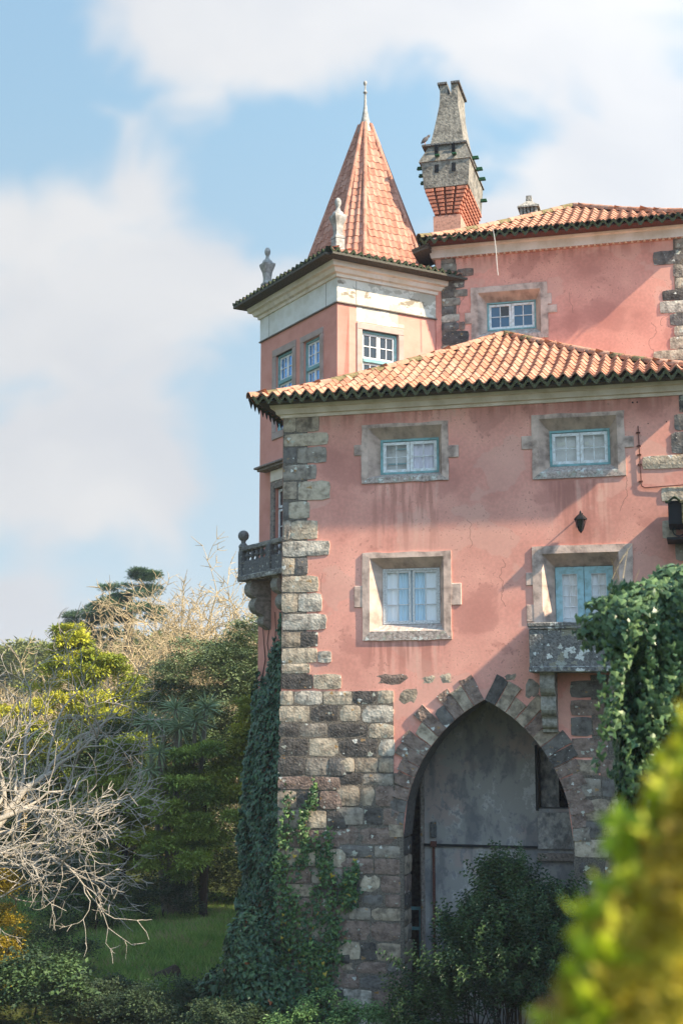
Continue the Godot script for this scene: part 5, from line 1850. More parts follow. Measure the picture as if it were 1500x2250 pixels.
func ivy_wall():
	rng.seed = 5
	var leaf := ivy_leaf()
	var left := Transform3D(Basis(-LF, Vector3.UP, -RF), tw(TW, 0, 0))
	var bump := FastNoiseLite.new()
	bump.seed = 3
	bump.frequency = 0.9
	# ivy that climbs the foot of the tower
	var o := node("climbing_ivy")
	tag(o, "dark green ivy column climbing the tower below its balcony", "ivy")
	var xfs := []
	var cols := []
	for k in 15000:
		var y := rng.randf() * 9.9
		var x := rng.randf_range(-1.2, 3.9)
		var topy := lerpf(8.0, 10.3, smoothstep(0.5, 2.1, x)) + bump.get_noise_1d(x * 3.0) * 0.8
		if y > topy:
			continue
		var thick := lerpf(0.8, 0.18, smoothstep(3.5, 9.5, y)) * (0.85 + 0.35 * bump.get_noise_2d(x, y))
		var edge := -lerpf(0.42, 0.05, smoothstep(6.5, 10.0, y)) + bump.get_noise_1d(y * 1.5 + 40.0) * 0.25
		if x < edge:
			continue
		var over := clampf((x - edge) / 0.8, 0.0, 1.0)
		var z := thick * sqrt(over) * (1.0 - 0.35 * pow(rng.randf(), 2.0)) if over > 0.0 else 0.0
		if x < 0.0:
			z = maxf(z, -0.6) - (0.4 - over * 0.4)
		var p := left * Vector3(x, y, z)
		var bas := Basis(left.basis.x, Vector3.UP, left.basis.z) * Basis.from_euler(Vector3(rng.randf_range(-0.9, 0.1), rng.randf_range(-0.9, 0.7) - (0.8 if x < edge + 0.5 else 0.0), rng.randf_range(-0.6, 0.6)))
		xfs.append(Transform3D(bas.scaled(Vector3.ONE * rng.randf_range(0.10, 0.2)), p))
		cols.append(mixcol(Color(0.03, 0.085, 0.06), Color(0.075, 0.16, 0.075), rng.randf(), rng.randf_range(0.7, 1.2)))
	scatter("leaves", leaf, "leaf_gloss", xfs, cols, o)
	grow()
	for k in 9:
		var x := 0.4 + k * 0.34
		var q := left * Vector3(x, 4.0, 0.05)
		for s in 14:
			var n := left * Vector3(x + rng.randf_range(-0.12, 0.12), 4.0 + (s + 1) * 0.42, 0.03)
			tube(q, n, 0.03 - s * 0.0015, 0.03 - (s + 1) * 0.0015, 4)
			q = n
	put("stem", bare_mesh(), "bark_dark", o)

	# ivy on the stone pier: strands and a bulge at the foot
	o = node("pier_ivy")
	tag(o, "thin green ivy strands climbing the rough stone pier", "ivy")
	xfs = []
	cols = []
	grow()
	for v in [[-8.95, 1.0, 5.2, -0.3, 0.34], [-8.6, 1.0, 4.3, 0.2, 0.3], [-8.25, 1.4, 4.4, 0.15, 0.28], [-9.2, 0.8, 4.6, -0.1, 0.3], [-8.5, 0.6, 2.6, 0.5, 0.42], [-7.75, 2.9, 3.7, 0.1, 0.16], [-8.9, 3.6, 5.5, 0.3, 0.16], [-8.2, 0.5, 2.0, -0.4, 0.36], [-9.3, 0.4, 3.0, 0.3, 0.5]]:
		var q := Vector3(v[0], v[1], ZF + 0.1)
		var n := 26
		for k in n:
			var t := (k + 1.0) / n
			var p := Vector3(v[0] + v[3] * t + sin(t * 9.0 + v[0] * 5.0) * 0.1, lerpf(v[1], v[2], t), ZF + 0.09)
			tube(q, p, 0.012, 0.012, 3)
			q = p
			for e in 12:
				var spread: float = v[4] * (1.15 - t * 0.75)
				var at := p + Vector3(rng.randfn() * spread * 0.55, rng.randfn() * 0.12, absf(rng.randfn()) * 0.08)
				xfs.append(Transform3D(Basis.from_euler(Vector3(rng.randf_range(-0.9, 0.2), rng.randf_range(-0.9, 0.9), rng.randf_range(-0.7, 0.7))).scaled(Vector3.ONE * rng.randf_range(0.06, 0.12)), at))
				cols.append(mixcol(Color(0.03, 0.075, 0.035), Color(0.11, 0.19, 0.05), pow(rng.randf(), 1.6), rng.randf_range(0.75, 1.2)) if rng.randf() > 0.02 else Color(0.42, 0.3, 0.04))
	scatter("leaves", leaf, "leaf_gloss", xfs, cols, o)
	put("stem", bare_mesh(), "bark_dark", o)

	# mound of ivy at the corner of the pier
	o = node("ivy_mound")
	tag(o, "rounded mound of dark ivy heaped against the foot of the pier", "ivy")
	xfs = []
	cols = []
	for l in [[Vector3(-9.9, 1.4, -29.6), Vector3(0.65, 1.4, 0.7), 2300], [Vector3(-9.5, 0.8, -29.3), Vector3(0.8, 0.9, 0.6), 1600], [Vector3(-10.4, 0.6, -29.9), Vector3(0.9, 0.9, 0.8), 1800], [Vector3(-9.0, 0.6, -29.5), Vector3(0.6, 0.9, 0.4), 900]]:
		for k in l[2]:
			var d := Vector3(rng.randfn(), rng.randfn(), rng.randfn() * 0.8 + 0.3).normalized()
			var at: Vector3 = l[0] + d * l[1] * (0.8 + 0.25 * rng.randf() + 0.16 * bump.get_noise_3d(d.x * 3, d.y * 3, d.z * 3))
			if at.y < 0.05:
				continue
			var bas := Basis.looking_at(-(d + Vector3(0, 0.1, 0)), Vector3.UP) * Basis.from_euler(Vector3(rng.randf_range(-0.7, 0.5), rng.randf_range(-0.8, 0.8), rng.randf_range(-0.7, 0.7)))
			xfs.append(Transform3D(bas.scaled(Vector3.ONE * rng.randf_range(0.08, 0.17)), at))
			cols.append(mixcol(Color(0.025, 0.06, 0.035), Color(0.075, 0.14, 0.055), pow(rng.randf(), 1.4), rng.randf_range(0.75, 1.2)) if rng.randf() > 0.008 else Color(0.4, 0.12, 0.05))
	scatter("leaves", leaf, "leaf_gloss", xfs, cols, o)

	# garden wall with a thick curtain of ivy, nearer the camera
	var w := node("garden_wall")
	tag(w, "tall stone garden wall hidden under a curtain of glossy ivy", "wall")
	var st := begin()
	box(st, Vector3(3.2, 4.0, -14.5), Vector3(7.4, 8.3, 0.8), 0.04)
	put("masonry", fin(st), "mortar", w)
	o = node("ivy_curtain")
	tag(o, "thick curtain of glossy ivy spilling over the garden wall", "ivy")
	xfs = []
	cols = []
	for k in 19000:
		var y := rng.randf_range(5.6, 8.85)
		var x := rng.randf_range(-1.3, 1.9)
		var lft := -0.84 + 0.22 * bump.get_noise_1d(y * 4.0 + 9.0) + 0.16 * bump.get_noise_1d(y * 13.0)
		lft -= 0.26 * smoothstep(7.5, 7.9, y) * (1.0 - smoothstep(8.0, 8.5, y))
		lft += 0.6 * smoothstep(8.2, 8.6, y)
		lft += 0.9 * smoothstep(6.45, 6.0, y)
		var tp := 8.28 + 0.32 * smoothstep(-0.95, -0.1, x) + 0.12 * bump.get_noise_1d(x * 5.0) + 0.07 * bump.get_noise_1d(x * 17.0)
		if x < lft or y > tp:
			continue
		var nz := bump.get_noise_2d(x * 1.6, y * 1.6)
		var round_over := minf(clampf((x - lft) / 0.5, 0, 1), clampf((tp - y) / 0.45 + 0.1, 0, 1))
		var z := -14.25 + 0.62 * sqrt(round_over) + 0.32 * nz - 0.3 * pow(rng.randf(), 3.0)
		if y < 7.3:
			z -= 0.12
		var up := clampf(1.0 - (tp - y) / 0.5, 0, 1)
		var sidew := clampf(1.0 - (x - lft) / 0.4, 0, 1)
		var bas := Basis.from_euler(Vector3(rng.randf_range(-0.7, 0.35) - up * 0.8, rng.randf_range(-0.7, 0.7) - sidew * 0.7, rng.randf_range(-0.6, 0.6)))
		xfs.append(Transform3D(bas.scaled(Vector3.ONE * rng.randf_range(0.04, 0.125)), Vector3(x, y, z)))
		cols.append(mixcol(Color(0.025, 0.065, 0.035), Color(0.135, 0.21, 0.075), clampf(pow(rng.randf(), 1.5) * 0.85 + up * 0.45, 0, 1), rng.randf_range(0.75, 1.2)))
	for v in 34:
		var p := Vector3(rng.randf_range(-1.05, 0.9), rng.randf_range(7.0, 8.3), -13.62 + rng.randf_range(-0.15, 0.12))
		var drift := rng.randf_range(-0.25, 0.1)
		for k in int(rng.randf_range(14, 34)):
			p += Vector3(drift * 0.035 + rng.randf_range(-0.015, 0.015), -0.042, rng.randf_range(-0.01, 0.01))
			xfs.append(Transform3D(Basis.from_euler(Vector3(rng.randf_range(-0.7, 0.3), rng.randf_range(-0.9, 0.9), rng.randf_range(-0.7, 0.7))).scaled(Vector3.ONE * rng.randf_range(0.05, 0.11)), p + Vector3(rng.randf_range(-0.05, 0.05), 0, rng.randf_range(-0.03, 0.03))))
			cols.append(mixcol(Color(0.04, 0.09, 0.04), Color(0.13, 0.20, 0.07), rng.randf(), rng.randf_range(0.8, 1.2)))
	# leaves round the end of the wall
	for k in 3000:
		var y := rng.randf_range(5.6, 8.4)
		var x := -0.62 - 0.25 * rng.randf()
		xfs.append(Transform3D(Basis.from_euler(Vector3(rng.randf_range(-0.7, 0.3), -1.3 + rng.randf_range(-0.5, 0.5), rng.randf_range(-0.6, 0.6))).scaled(Vector3.ONE * rng.randf_range(0.06, 0.14)), Vector3(x, y, rng.randf_range(-15.0, -13.9))))
		cols.append(mixcol(Color(0.03, 0.085, 0.055), Color(0.1, 0.18, 0.07), rng.randf(), rng.randf_range(0.75, 1.2)))
	scatter("leaves", leaf, "leaf_gloss", xfs, cols, o)
	grow()
	for k in 26:
		var p := Vector3(rng.randf_range(-0.9, 0.8), rng.randf_range(8.2, 8.6), -14.1)
		tube(p, p + Vector3(rng.randf_range(-0.2, 0.15), rng.randf_range(0.12, 0.32), rng.randf_range(-0.1, 0.1)), 0.005, 0.002, 3)
	put("stem", bare_mesh(), "bark_tan", o)


func bush(called: String, label: String, cat: String, lobes: Array, pads: int, per: int, mesh: Mesh, lo: Color, hi: Color, size: float, s: int, group := "", m := "leaf", flat := 0.6, stem := true):
	var o := node(called)
	tag(o, label, cat, group)
	crown(o, lobes, pads, per, mesh, m, lo, hi, size, s, flat)
	if stem:
		var c: Vector3 = lobes[0][0]
		var gy := ground_y(c.x, c.z)
		trunk(o, Vector3(c.x, gy - 0.1, c.z), Vector3(c.x, maxf(c.y - lobes[0][1].y * 0.2, gy + 0.2), c.z), clampf(c.y * 0.03, 0.04, 0.2))
	return o


func garden():
	rng.seed = 9
	var fine := leaf_cluster(16, 0.32, 0.17, 0.07, 1)
	var broad := leaf_cluster(12, 0.3, 0.2, 0.11, 2, 0.3)
	var small := leaf_cluster(18, 0.3, 0.12, 0.06, 3)
	# grass
	var blade := leaf_cluster(9, 0.12, 0.34, 0.03, 4, -1.4, 0.4)
	var xfs := []
	var cols := []
	for k in 16000:
		var x := rng.randf_range(-26.0, -9.6)
		var z := rng.randf_range(-50.0, -33.0)
		var p := Vector3(x, ground_y(x, z) + 0.02, z)
		xfs.append(Transform3D(Basis(Vector3.UP, rng.randf() * TAU).scaled(Vector3(1, rng.randf_range(0.6, 1.4), 1)), p))
		var dry := 0.5 + 0.5 * sin(x * 1.3 + sin(z * 0.9) * 2.0) * sin(z * 1.7 + 0.6)
		cols.append(mixcol(Color(0.14, 0.29, 0.06), Color(0.38, 0.50, 0.14), clampf(rng.randf() * 0.6 + dry * 0.4, 0, 1), rng.randf_range(0.8, 1.1)) if rng.randf() > 0.06 + 0.22 * dry * dry else Color(0.40, 0.36, 0.19))
	scatter("grass", blade, "leaf", xfs, cols).set_meta("label", "rough green grass of the clearing beside the house")

	# trees behind the clearing
	var lime_lo := Color(0.16, 0.22, 0.02)
	var lime_hi := Color(0.62, 0.60, 0.05)
	bush("lime_tree", "tall yellow-green tree with a narrow pointed top, outermost of the pair", "tree", [[Vector3(-26.1, 7.8, -53.1), Vector3(1.4, 2.4, 1.2)], [Vector3(-26.1, 9.9, -53.1), Vector3(0.7, 1.0, 0.6)], [Vector3(-26.6, 4.8, -52.6), Vector3(1.6, 2.2, 1.6)]], 17, 46, fine, lime_lo, lime_hi, 0.85, 31, "yellow-green trees", "leaf", 0.26)
	bush("lime_tree", "broad yellow-green tree with pointed crown beside the palms", "tree", [[Vector3(-23.7, 7.4, -51.6), Vector3(1.8, 2.2, 1.6)], [Vector3(-24.1, 8.9, -51.6), Vector3(0.7, 0.9, 0.7)], [Vector3(-22.9, 5.6, -50.6), Vector3(1.7, 2.0, 1.6)], [Vector3(-24.4, 4.5, -50.6), Vector3(1.8, 2.2, 1.6)]], 17, 46, fine, lime_lo, lime_hi, 0.85, 32, "yellow-green trees", "leaf", 0.26)
	bush("lime_tree", "low spreading yellow-green tree behind the bare branches", "tree", [[Vector3(-25.6, 6.4, -49.6), Vector3(1.9, 1.7, 1.5)], [Vector3(-27.2, 5.0, -50.0), Vector3(1.6, 1.4, 1.5)], [Vector3(-24.0, 5.0, -48.8), Vector3(1.6, 1.5, 1.4)], [Vector3(-28.6, 4.6, -50.4), Vector3(1.6, 1.3, 1.4)]], 17, 46, fine, lime_lo, Color(0.62, 0.55, 0.05), 0.85, 33, "yellow-green trees", "leaf", 0.26)
	bush("green_tree", "olive-green layered tree in front of the palms", "tree", [[Vector3(-20.4, 5.2, -46.3), Vector3(1.3, 1.2, 1.2)], [Vector3(-20.9, 3.9, -46.0), Vector3(1.7, 1.5, 1.4)], [Vector3(-19.6, 4.2, -45.8), Vector3(1.1, 1.3, 1.1)], [Vector3(-20.2, 2.3, -45.6), Vector3(1.6, 1.3, 1.3)]], 16, 46, fine, Color(0.09, 0.14, 0.02), Color(0.38, 0.42, 0.05), 0.8, 34, "", "leaf", 0.24)
	bush("evergreen_tree", "round dark grey-green evergreen beside the ivy column", "tree", [[Vector3(-18.3, 8.2, -49.0), Vector3(2.3, 2.0, 2.0)], [Vector3(-16.6, 9.0, -50.4), Vector3(1.9, 1.9, 1.8)], [Vector3(-17.0, 6.6, -48.6), Vector3(2.4, 2.2, 1.9)], [Vector3(-19.6, 6.8, -49.2), Vector3(1.6, 1.8, 1.6)]], 50, 34, small, Color(0.06, 0.10, 0.045), Color(0.22, 0.28, 0.12), 0.8, 35, "", "leaf_gloss", 0.6)
	bush("evergreen_tree", "dark evergreen tree below the yellow-green crowns", "tree", [[Vector3(-22.6, 6.0, -49.8), Vector3(1.5, 1.5, 1.3)], [Vector3(-22.0, 4.0, -48.6), Vector3(1.9, 2.2, 1.5)]], 26, 22, small, Color(0.035, 0.07, 0.03), Color(0.11, 0.16, 0.05), 0.85, 36, "", "leaf_gloss", 0.5)
	bush("layered_tree", "deep green tree with drooping tiers of leaves above the clearing", "tree", [[Vector3(-16.2, 5.4, -43.4), Vector3(1.3, 0.9, 1.1)], [Vector3(-16.9, 4.3, -43.2), Vector3(1.5, 0.9, 1.2)], [Vector3(-15.6, 3.6, -43.0), Vector3(1.5, 0.9, 1.2)], [Vector3(-16.6, 2.5, -43.0), Vector3(1.6, 0.9, 1.2)], [Vector3(-15.0, 4.8, -43.8), Vector3(1.0, 0.9, 1.0)]], 14, 50, fine, Color(0.08, 0.15, 0.035), Color(0.36, 0.46, 0.08), 0.75, 37, "", "leaf", 0.18)
	bush("lime_shrub", "yellow-green tree leaning out beside the ivy column", "tree", [[Vector3(-14.6, 6.6, -43.9), Vector3(0.8, 1.4, 0.8)], [Vector3(-14.9, 5.0, -43.6), Vector3(1.1, 1.2, 0.9)]], 14, 46, fine, Color(0.10, 0.15, 0.02), Color(0.42, 0.43, 0.05), 0.75, 38, "", "leaf", 0.24)
	for q in [[Vector3(-24.0, 3.4, -48.2), Vector3(3.0, 3.4, 1.8), "dark wall of evergreen leaves behind the bare branches"], [Vector3(-28.6, 2.8, -47.6), Vector3(3.0, 2.9, 1.8), "dark evergreen mass at the outer edge of the garden"], [Vector3(-19.3, 2.4, -47.4), Vector3(2.6, 3.4, 1.6), "dark evergreen under the palm heads"], [Vector3(-16.4, 3.4, -48.0), Vector3(2.4, 4.2, 1.7), "dark evergreen at the back of the clearing"], [Vector3(-13.2, 3.0, -47.6), Vector3(2.2, 4.0, 1.6), "dark evergreen behind the ivy column"]]:
		bush("dark_tree", q[2], "tree", [[q[0], q[1]]], 70, 22, small, Color(0.035, 0.065, 0.03), Color(0.12, 0.18, 0.06), 0.95, 40 + int(q[0].x * -3), "dark trees round the clearing", "leaf", 0.6)

	# palms
	var V := PackedVector3Array()
	var r := RandomNumberGenerator.new()
	r.seed = 8
	for k in 110:
		var d := Vector3(r.randfn(), r.randfn() * 0.8 + 0.35, r.randfn()).normalized()
		var sd := d.cross(Vector3(r.randfn(), r.randfn(), r.randfn())).normalized()
		var l := r.randf_range(0.55, 0.85)
		var a := d * 0.05
		var b := d * l * 0.55
		var e := d * l + Vector3.DOWN * 0.1 * l
		V.append_array([a - sd * 0.012, b - sd * 0.02, b + sd * 0.02, a - sd * 0.012, b + sd * 0.02, a + sd * 0.012, b - sd * 0.02, e, b + sd * 0.02])
	var rosette := soup(V, PackedColorArray())
	var pl := node("cabbage_palm")
	tag(pl, "cluster of spiky grey-green palm heads among the dark trees", "palm")
	var pm := M("palm_leaf", Color(0.50, 0.57, 0.42), null, 1.0, 0.6)
	pm.cull_mode = BaseMaterial3D.CULL_DISABLED
	for p in [Vector3(-17.4, 7.35, -43.6), Vector3(-18.3, 6.85, -43.4), Vector3(-16.75, 6.9, -43.8), Vector3(-17.7, 6.8, -43.2), Vector3(-17.15, 6.7, -43.4), Vector3(-17.6, 5.9, -42.7), Vector3(-17.9, 5.3, -42.6), Vector3(-16.5, 7.4, -44.2)]:
		put("rosette", rosette, pm, pl, Transform3D(Basis(Vector3(0.3, 1, 0.1).normalized(), r.randf() * TAU).scaled(Vector3.ONE * r.randf_range(0.85, 1.05)), p))
		grow()
		tube(Vector3(lerpf(p.x, -17.4, 0.6), 0.0, -44.0), p, 0.11, 0.07, 6)
		put("trunk", bare_mesh(), "bark_grey", pl)

	# pale bare tree whose limbs reach in over the clearing
	grow()
	var b := RandomNumberGenerator.new()
	b.seed = 9
	var o := {"step": 0.26, "wander": 0.23, "lean": Vector3(0.03, 0.0, -0.01), "lift": 0.034, "fork": 0.47, "keep": 0.95, "taper": 0.5, "thin": 0.012}
	tube(Vector3(-19.0, -0.1, -29.6), Vector3(-18.7, 2.2, -29.7), 0.34, 0.28, 10)
	tube(Vector3(-18.7, 2.2, -29.7), Vector3(-18.4, 3.9, -29.8), 0.28, 0.22, 10)
	for q in [[Vector3(-18.5, 3.6, -29.8), Vector3(1, 0.0, -0.16), 3.9, 0.15, 4], [Vector3(-18.4, 3.8, -29.9), Vector3(1, 0.2, -0.3), 2.9, 0.11, 4], [Vector3(-18.4, 3.8, -29.8), Vector3(0.95, 0.42, -0.2), 2.9, 0.11, 4], [Vector3(-18.4, 3.6, -29.6), Vector3(1, 0.12, 0.15), 3.0, 0.09, 4]]:
		limb(b, q[0], q[1].normalized(), q[2], q[3], q[4], o)
	var bt := node("bare_tree")
	tag(bt, "pale leafless tree reaching its twisted branches over the clearing", "tree")
	put("branches", bare_mesh(), "bark_pale", bt)

	# shrubs along the foot of the picture
	bush("yellow_shrub", "shrub with yellow leaves below the pale bare branches", "shrub", [[Vector3(-16.8, 2.2, -30.8), Vector3(0.7, 1.1, 0.6)], [Vector3(-16.6, 1.0, -30.2), Vector3(0.7, 0.9, 0.5)]], 22, 16, small, Color(0.16, 0.14, 0.02), Color(0.50, 0.36, 0.02), 0.6, 61)
	var gi := 0
	for q in [[Vector3(-15.7, 1.1, -31.4), Vector3(1.1, 1.1, 0.9), "dark bramble bush under the bare limb"], [Vector3(-13.8, 0.4, -30.6), Vector3(1.1, 0.5, 0.8), "dark bush in front of the felled log"], [Vector3(-14.6, 0.8, -28.6), Vector3(1.3, 0.9, 0.8), "light green shrub at the bottom edge of the garden"], [Vector3(-12.4, 0.35, -29.2), Vector3(1.3, 0.65, 0.8), "low dark undergrowth below the clearing"], [Vector3(-11.2, 0.4, -30.4), Vector3(1.1, 0.65, 0.8), "dark undergrowth beside the ivy mound"], [Vector3(-16.6, 0.5, -29.2), Vector3(1.2, 1.0, 0.8), "dark shrub below the yellow one"], [Vector3(-18.6, 1.6, -40.2), Vector3(1.2, 1.2, 0.9), "dark rounded bush at the edge of the grass"], [Vector3(-17.2, 1.0, -42.4), Vector3(1.2, 0.8, 0.7), "low bush under the layered tree"], [Vector3(-20.4, 1.6, -41.0), Vector3(1.4, 1.4, 1.0), "dark bush behind the bare branches"], [Vector3(-9.9, 0.3, -28.2), Vector3(1.3, 0.6, 0.7), "dark undergrowth in front of the ivy mound"]]:
		var hi := Color(0.07, 0.11, 0.045)
		if gi == 2:
			hi = Color(0.085, 0.15, 0.05)
		bush("bush", q[2], "bush", [[q[0], q[1]]], 34, 18, broad if gi == 2 else small, Color(0.02, 0.04, 0.025), hi, 0.55, 70 + gi, "bushes round the clearing", "leaf", 0.7)
		gi += 1
	# weeds at the foot of the pier
	bush("weeds", "light green weeds growing at the foot of the pier", "weeds", [[Vector3(-7.9, 0.5, -28.6), Vector3(0.8, 0.75, 0.5)], [Vector3(-6.9, 0.45, -28.5), Vector3(0.8, 0.6, 0.5)], [Vector3(-8.5, 0.4, -28.3), Vector3(0.7, 0.6, 0.5)], [Vector3(-6.0, 0.3, -28.4), Vector3(0.7, 0.6, 0.5)]], 22, 14, leaf_cluster(10, 0.3, 0.16, 0.06, 12, 0.5), Color(0.06, 0.14, 0.05), Color(0.17, 0.30, 0.10), 0.55, 90)
	# dry stalks in the grass
	grow()
	for k in 60:
		var p := Vector3(rng.randf_range(-18.0, -12.0), 0.1, rng.randf_range(-45.0, -36.0))
		tube(p, p + Vector3(rng.randf_range(-0.15, 0.15), rng.randf_range(0.4, 0.9), 0), 0.008, 0.003, 3)
	kind(put("dry_stalks", bare_mesh(), "bark_tan"), "stuff", "dry stalks standing in the grass")
	var st := begin()
	lathe(st, [[0.0, 0.0], [0.22, 0.01], [0.24, 0.5], [0.22, 1.1], [0.25, 1.7], [0.2, 1.75], [0.0, 1.76]], Vector3.ZERO, 9)
	var lg := put("felled_log", fin(st), "bark_dark", self, Transform3D(Basis(Vector3(0.2, 0.3, 1).normalized(), -1.25).scaled(Vector3(0.85, 0.85, 0.85)), Vector3(-14.7, -0.02, -33.9)))
	tag(lg, "dark felled log lying at the near edge of the grass", "log")

	laurel()


func laurel():
	# upright evergreen shrub in front of the arch: leafy shoots with pairs of pointed leaves
	var o := node("laurel_shrub")
	tag(o, "glossy evergreen shrub with pointed leaves in front of the arch", "shrub")
	var r := RandomNumberGenerator.new()
	r.seed = 15
	var V := PackedVector3Array()
	# one shoot, 0.5 m long, leaves curving off it
	for k in 16:
		var y := 0.03 + k * 0.031
		var a := k * 2.4
		var d := Vector3(cos(a), 0.35, sin(a)).normalized()
		var sd := d.cross(Vector3.UP).normalized()
		var l := 0.15 - 0.004 * k
		var p := Vector3(0, y, 0)
		var b := p + d * l * 0.5 + Vector3.UP * 0.02
		var e := p + d * l - Vector3.UP * 0.025
		V.append_array([p, b + sd * 0.026, e, p, e, b - sd * 0.026])
	var shoot := soup(V, PackedColorArray())
	var xfs := []
	var cols := []
	grow()
	for l in [[Vector3(-4.0, 0.2, -28.7), 150, Vector3(0.5, 0, 0.3), 3.6], [Vector3(-4.8, 0.2, -28.5), 60, Vector3(0.45, 0, 0.3), 2.6], [Vector3(-3.2, 0.2, -28.6), 70, Vector3(0.3, 0, 0.3), 3.0], [Vector3(-2.85, 0.2, -28.5), 40, Vector3(0.25, 0, 0.2), 3.1], [Vector3(-5.5, 0.1, -28.4), 26, Vector3(0.3, 0, 0.3), 1.5]]:
		for k in l[1]:
			var h: float = l[3] * sqrt(r.randf_range(0.08, 1.0))
			var root: Vector3 = l[0] + Vector3(r.randfn() * 0.3, 0, r.randfn() * 0.2) * l[2]
			var lean := Vector3(r.randfn(), 0, r.randfn()) * 0.55 * sin(clampf(h / l[3], 0.1, 0.95) * PI)
			var tip: Vector3 = root + lean + Vector3.UP * h
			if k % 5 == 0:
				tube(root, tip, 0.018, 0.006, 4)
			for q in 7:
				var d := (Vector3.UP + lean * 0.5 + Vector3(r.randfn(), r.randfn() * 0.3, r.randfn()) * 0.5).normalized()
				var at := tip + Vector3(r.randfn(), r.randfn() * 1.2 - 0.5, r.randfn()) * 0.16
				var x := d.cross(Vector3.BACK).normalized()
				xfs.append(Transform3D(Basis(x, d, x.cross(d)).rotated(d, r.randf() * TAU).scaled(Vector3.ONE * r.randf_range(0.7, 1.1)), at))
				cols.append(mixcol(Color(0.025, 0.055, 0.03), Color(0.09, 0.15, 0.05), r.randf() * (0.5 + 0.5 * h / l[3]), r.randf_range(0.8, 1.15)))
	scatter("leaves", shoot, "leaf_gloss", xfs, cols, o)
	put("stem", bare_mesh(), "bark_dark", o)


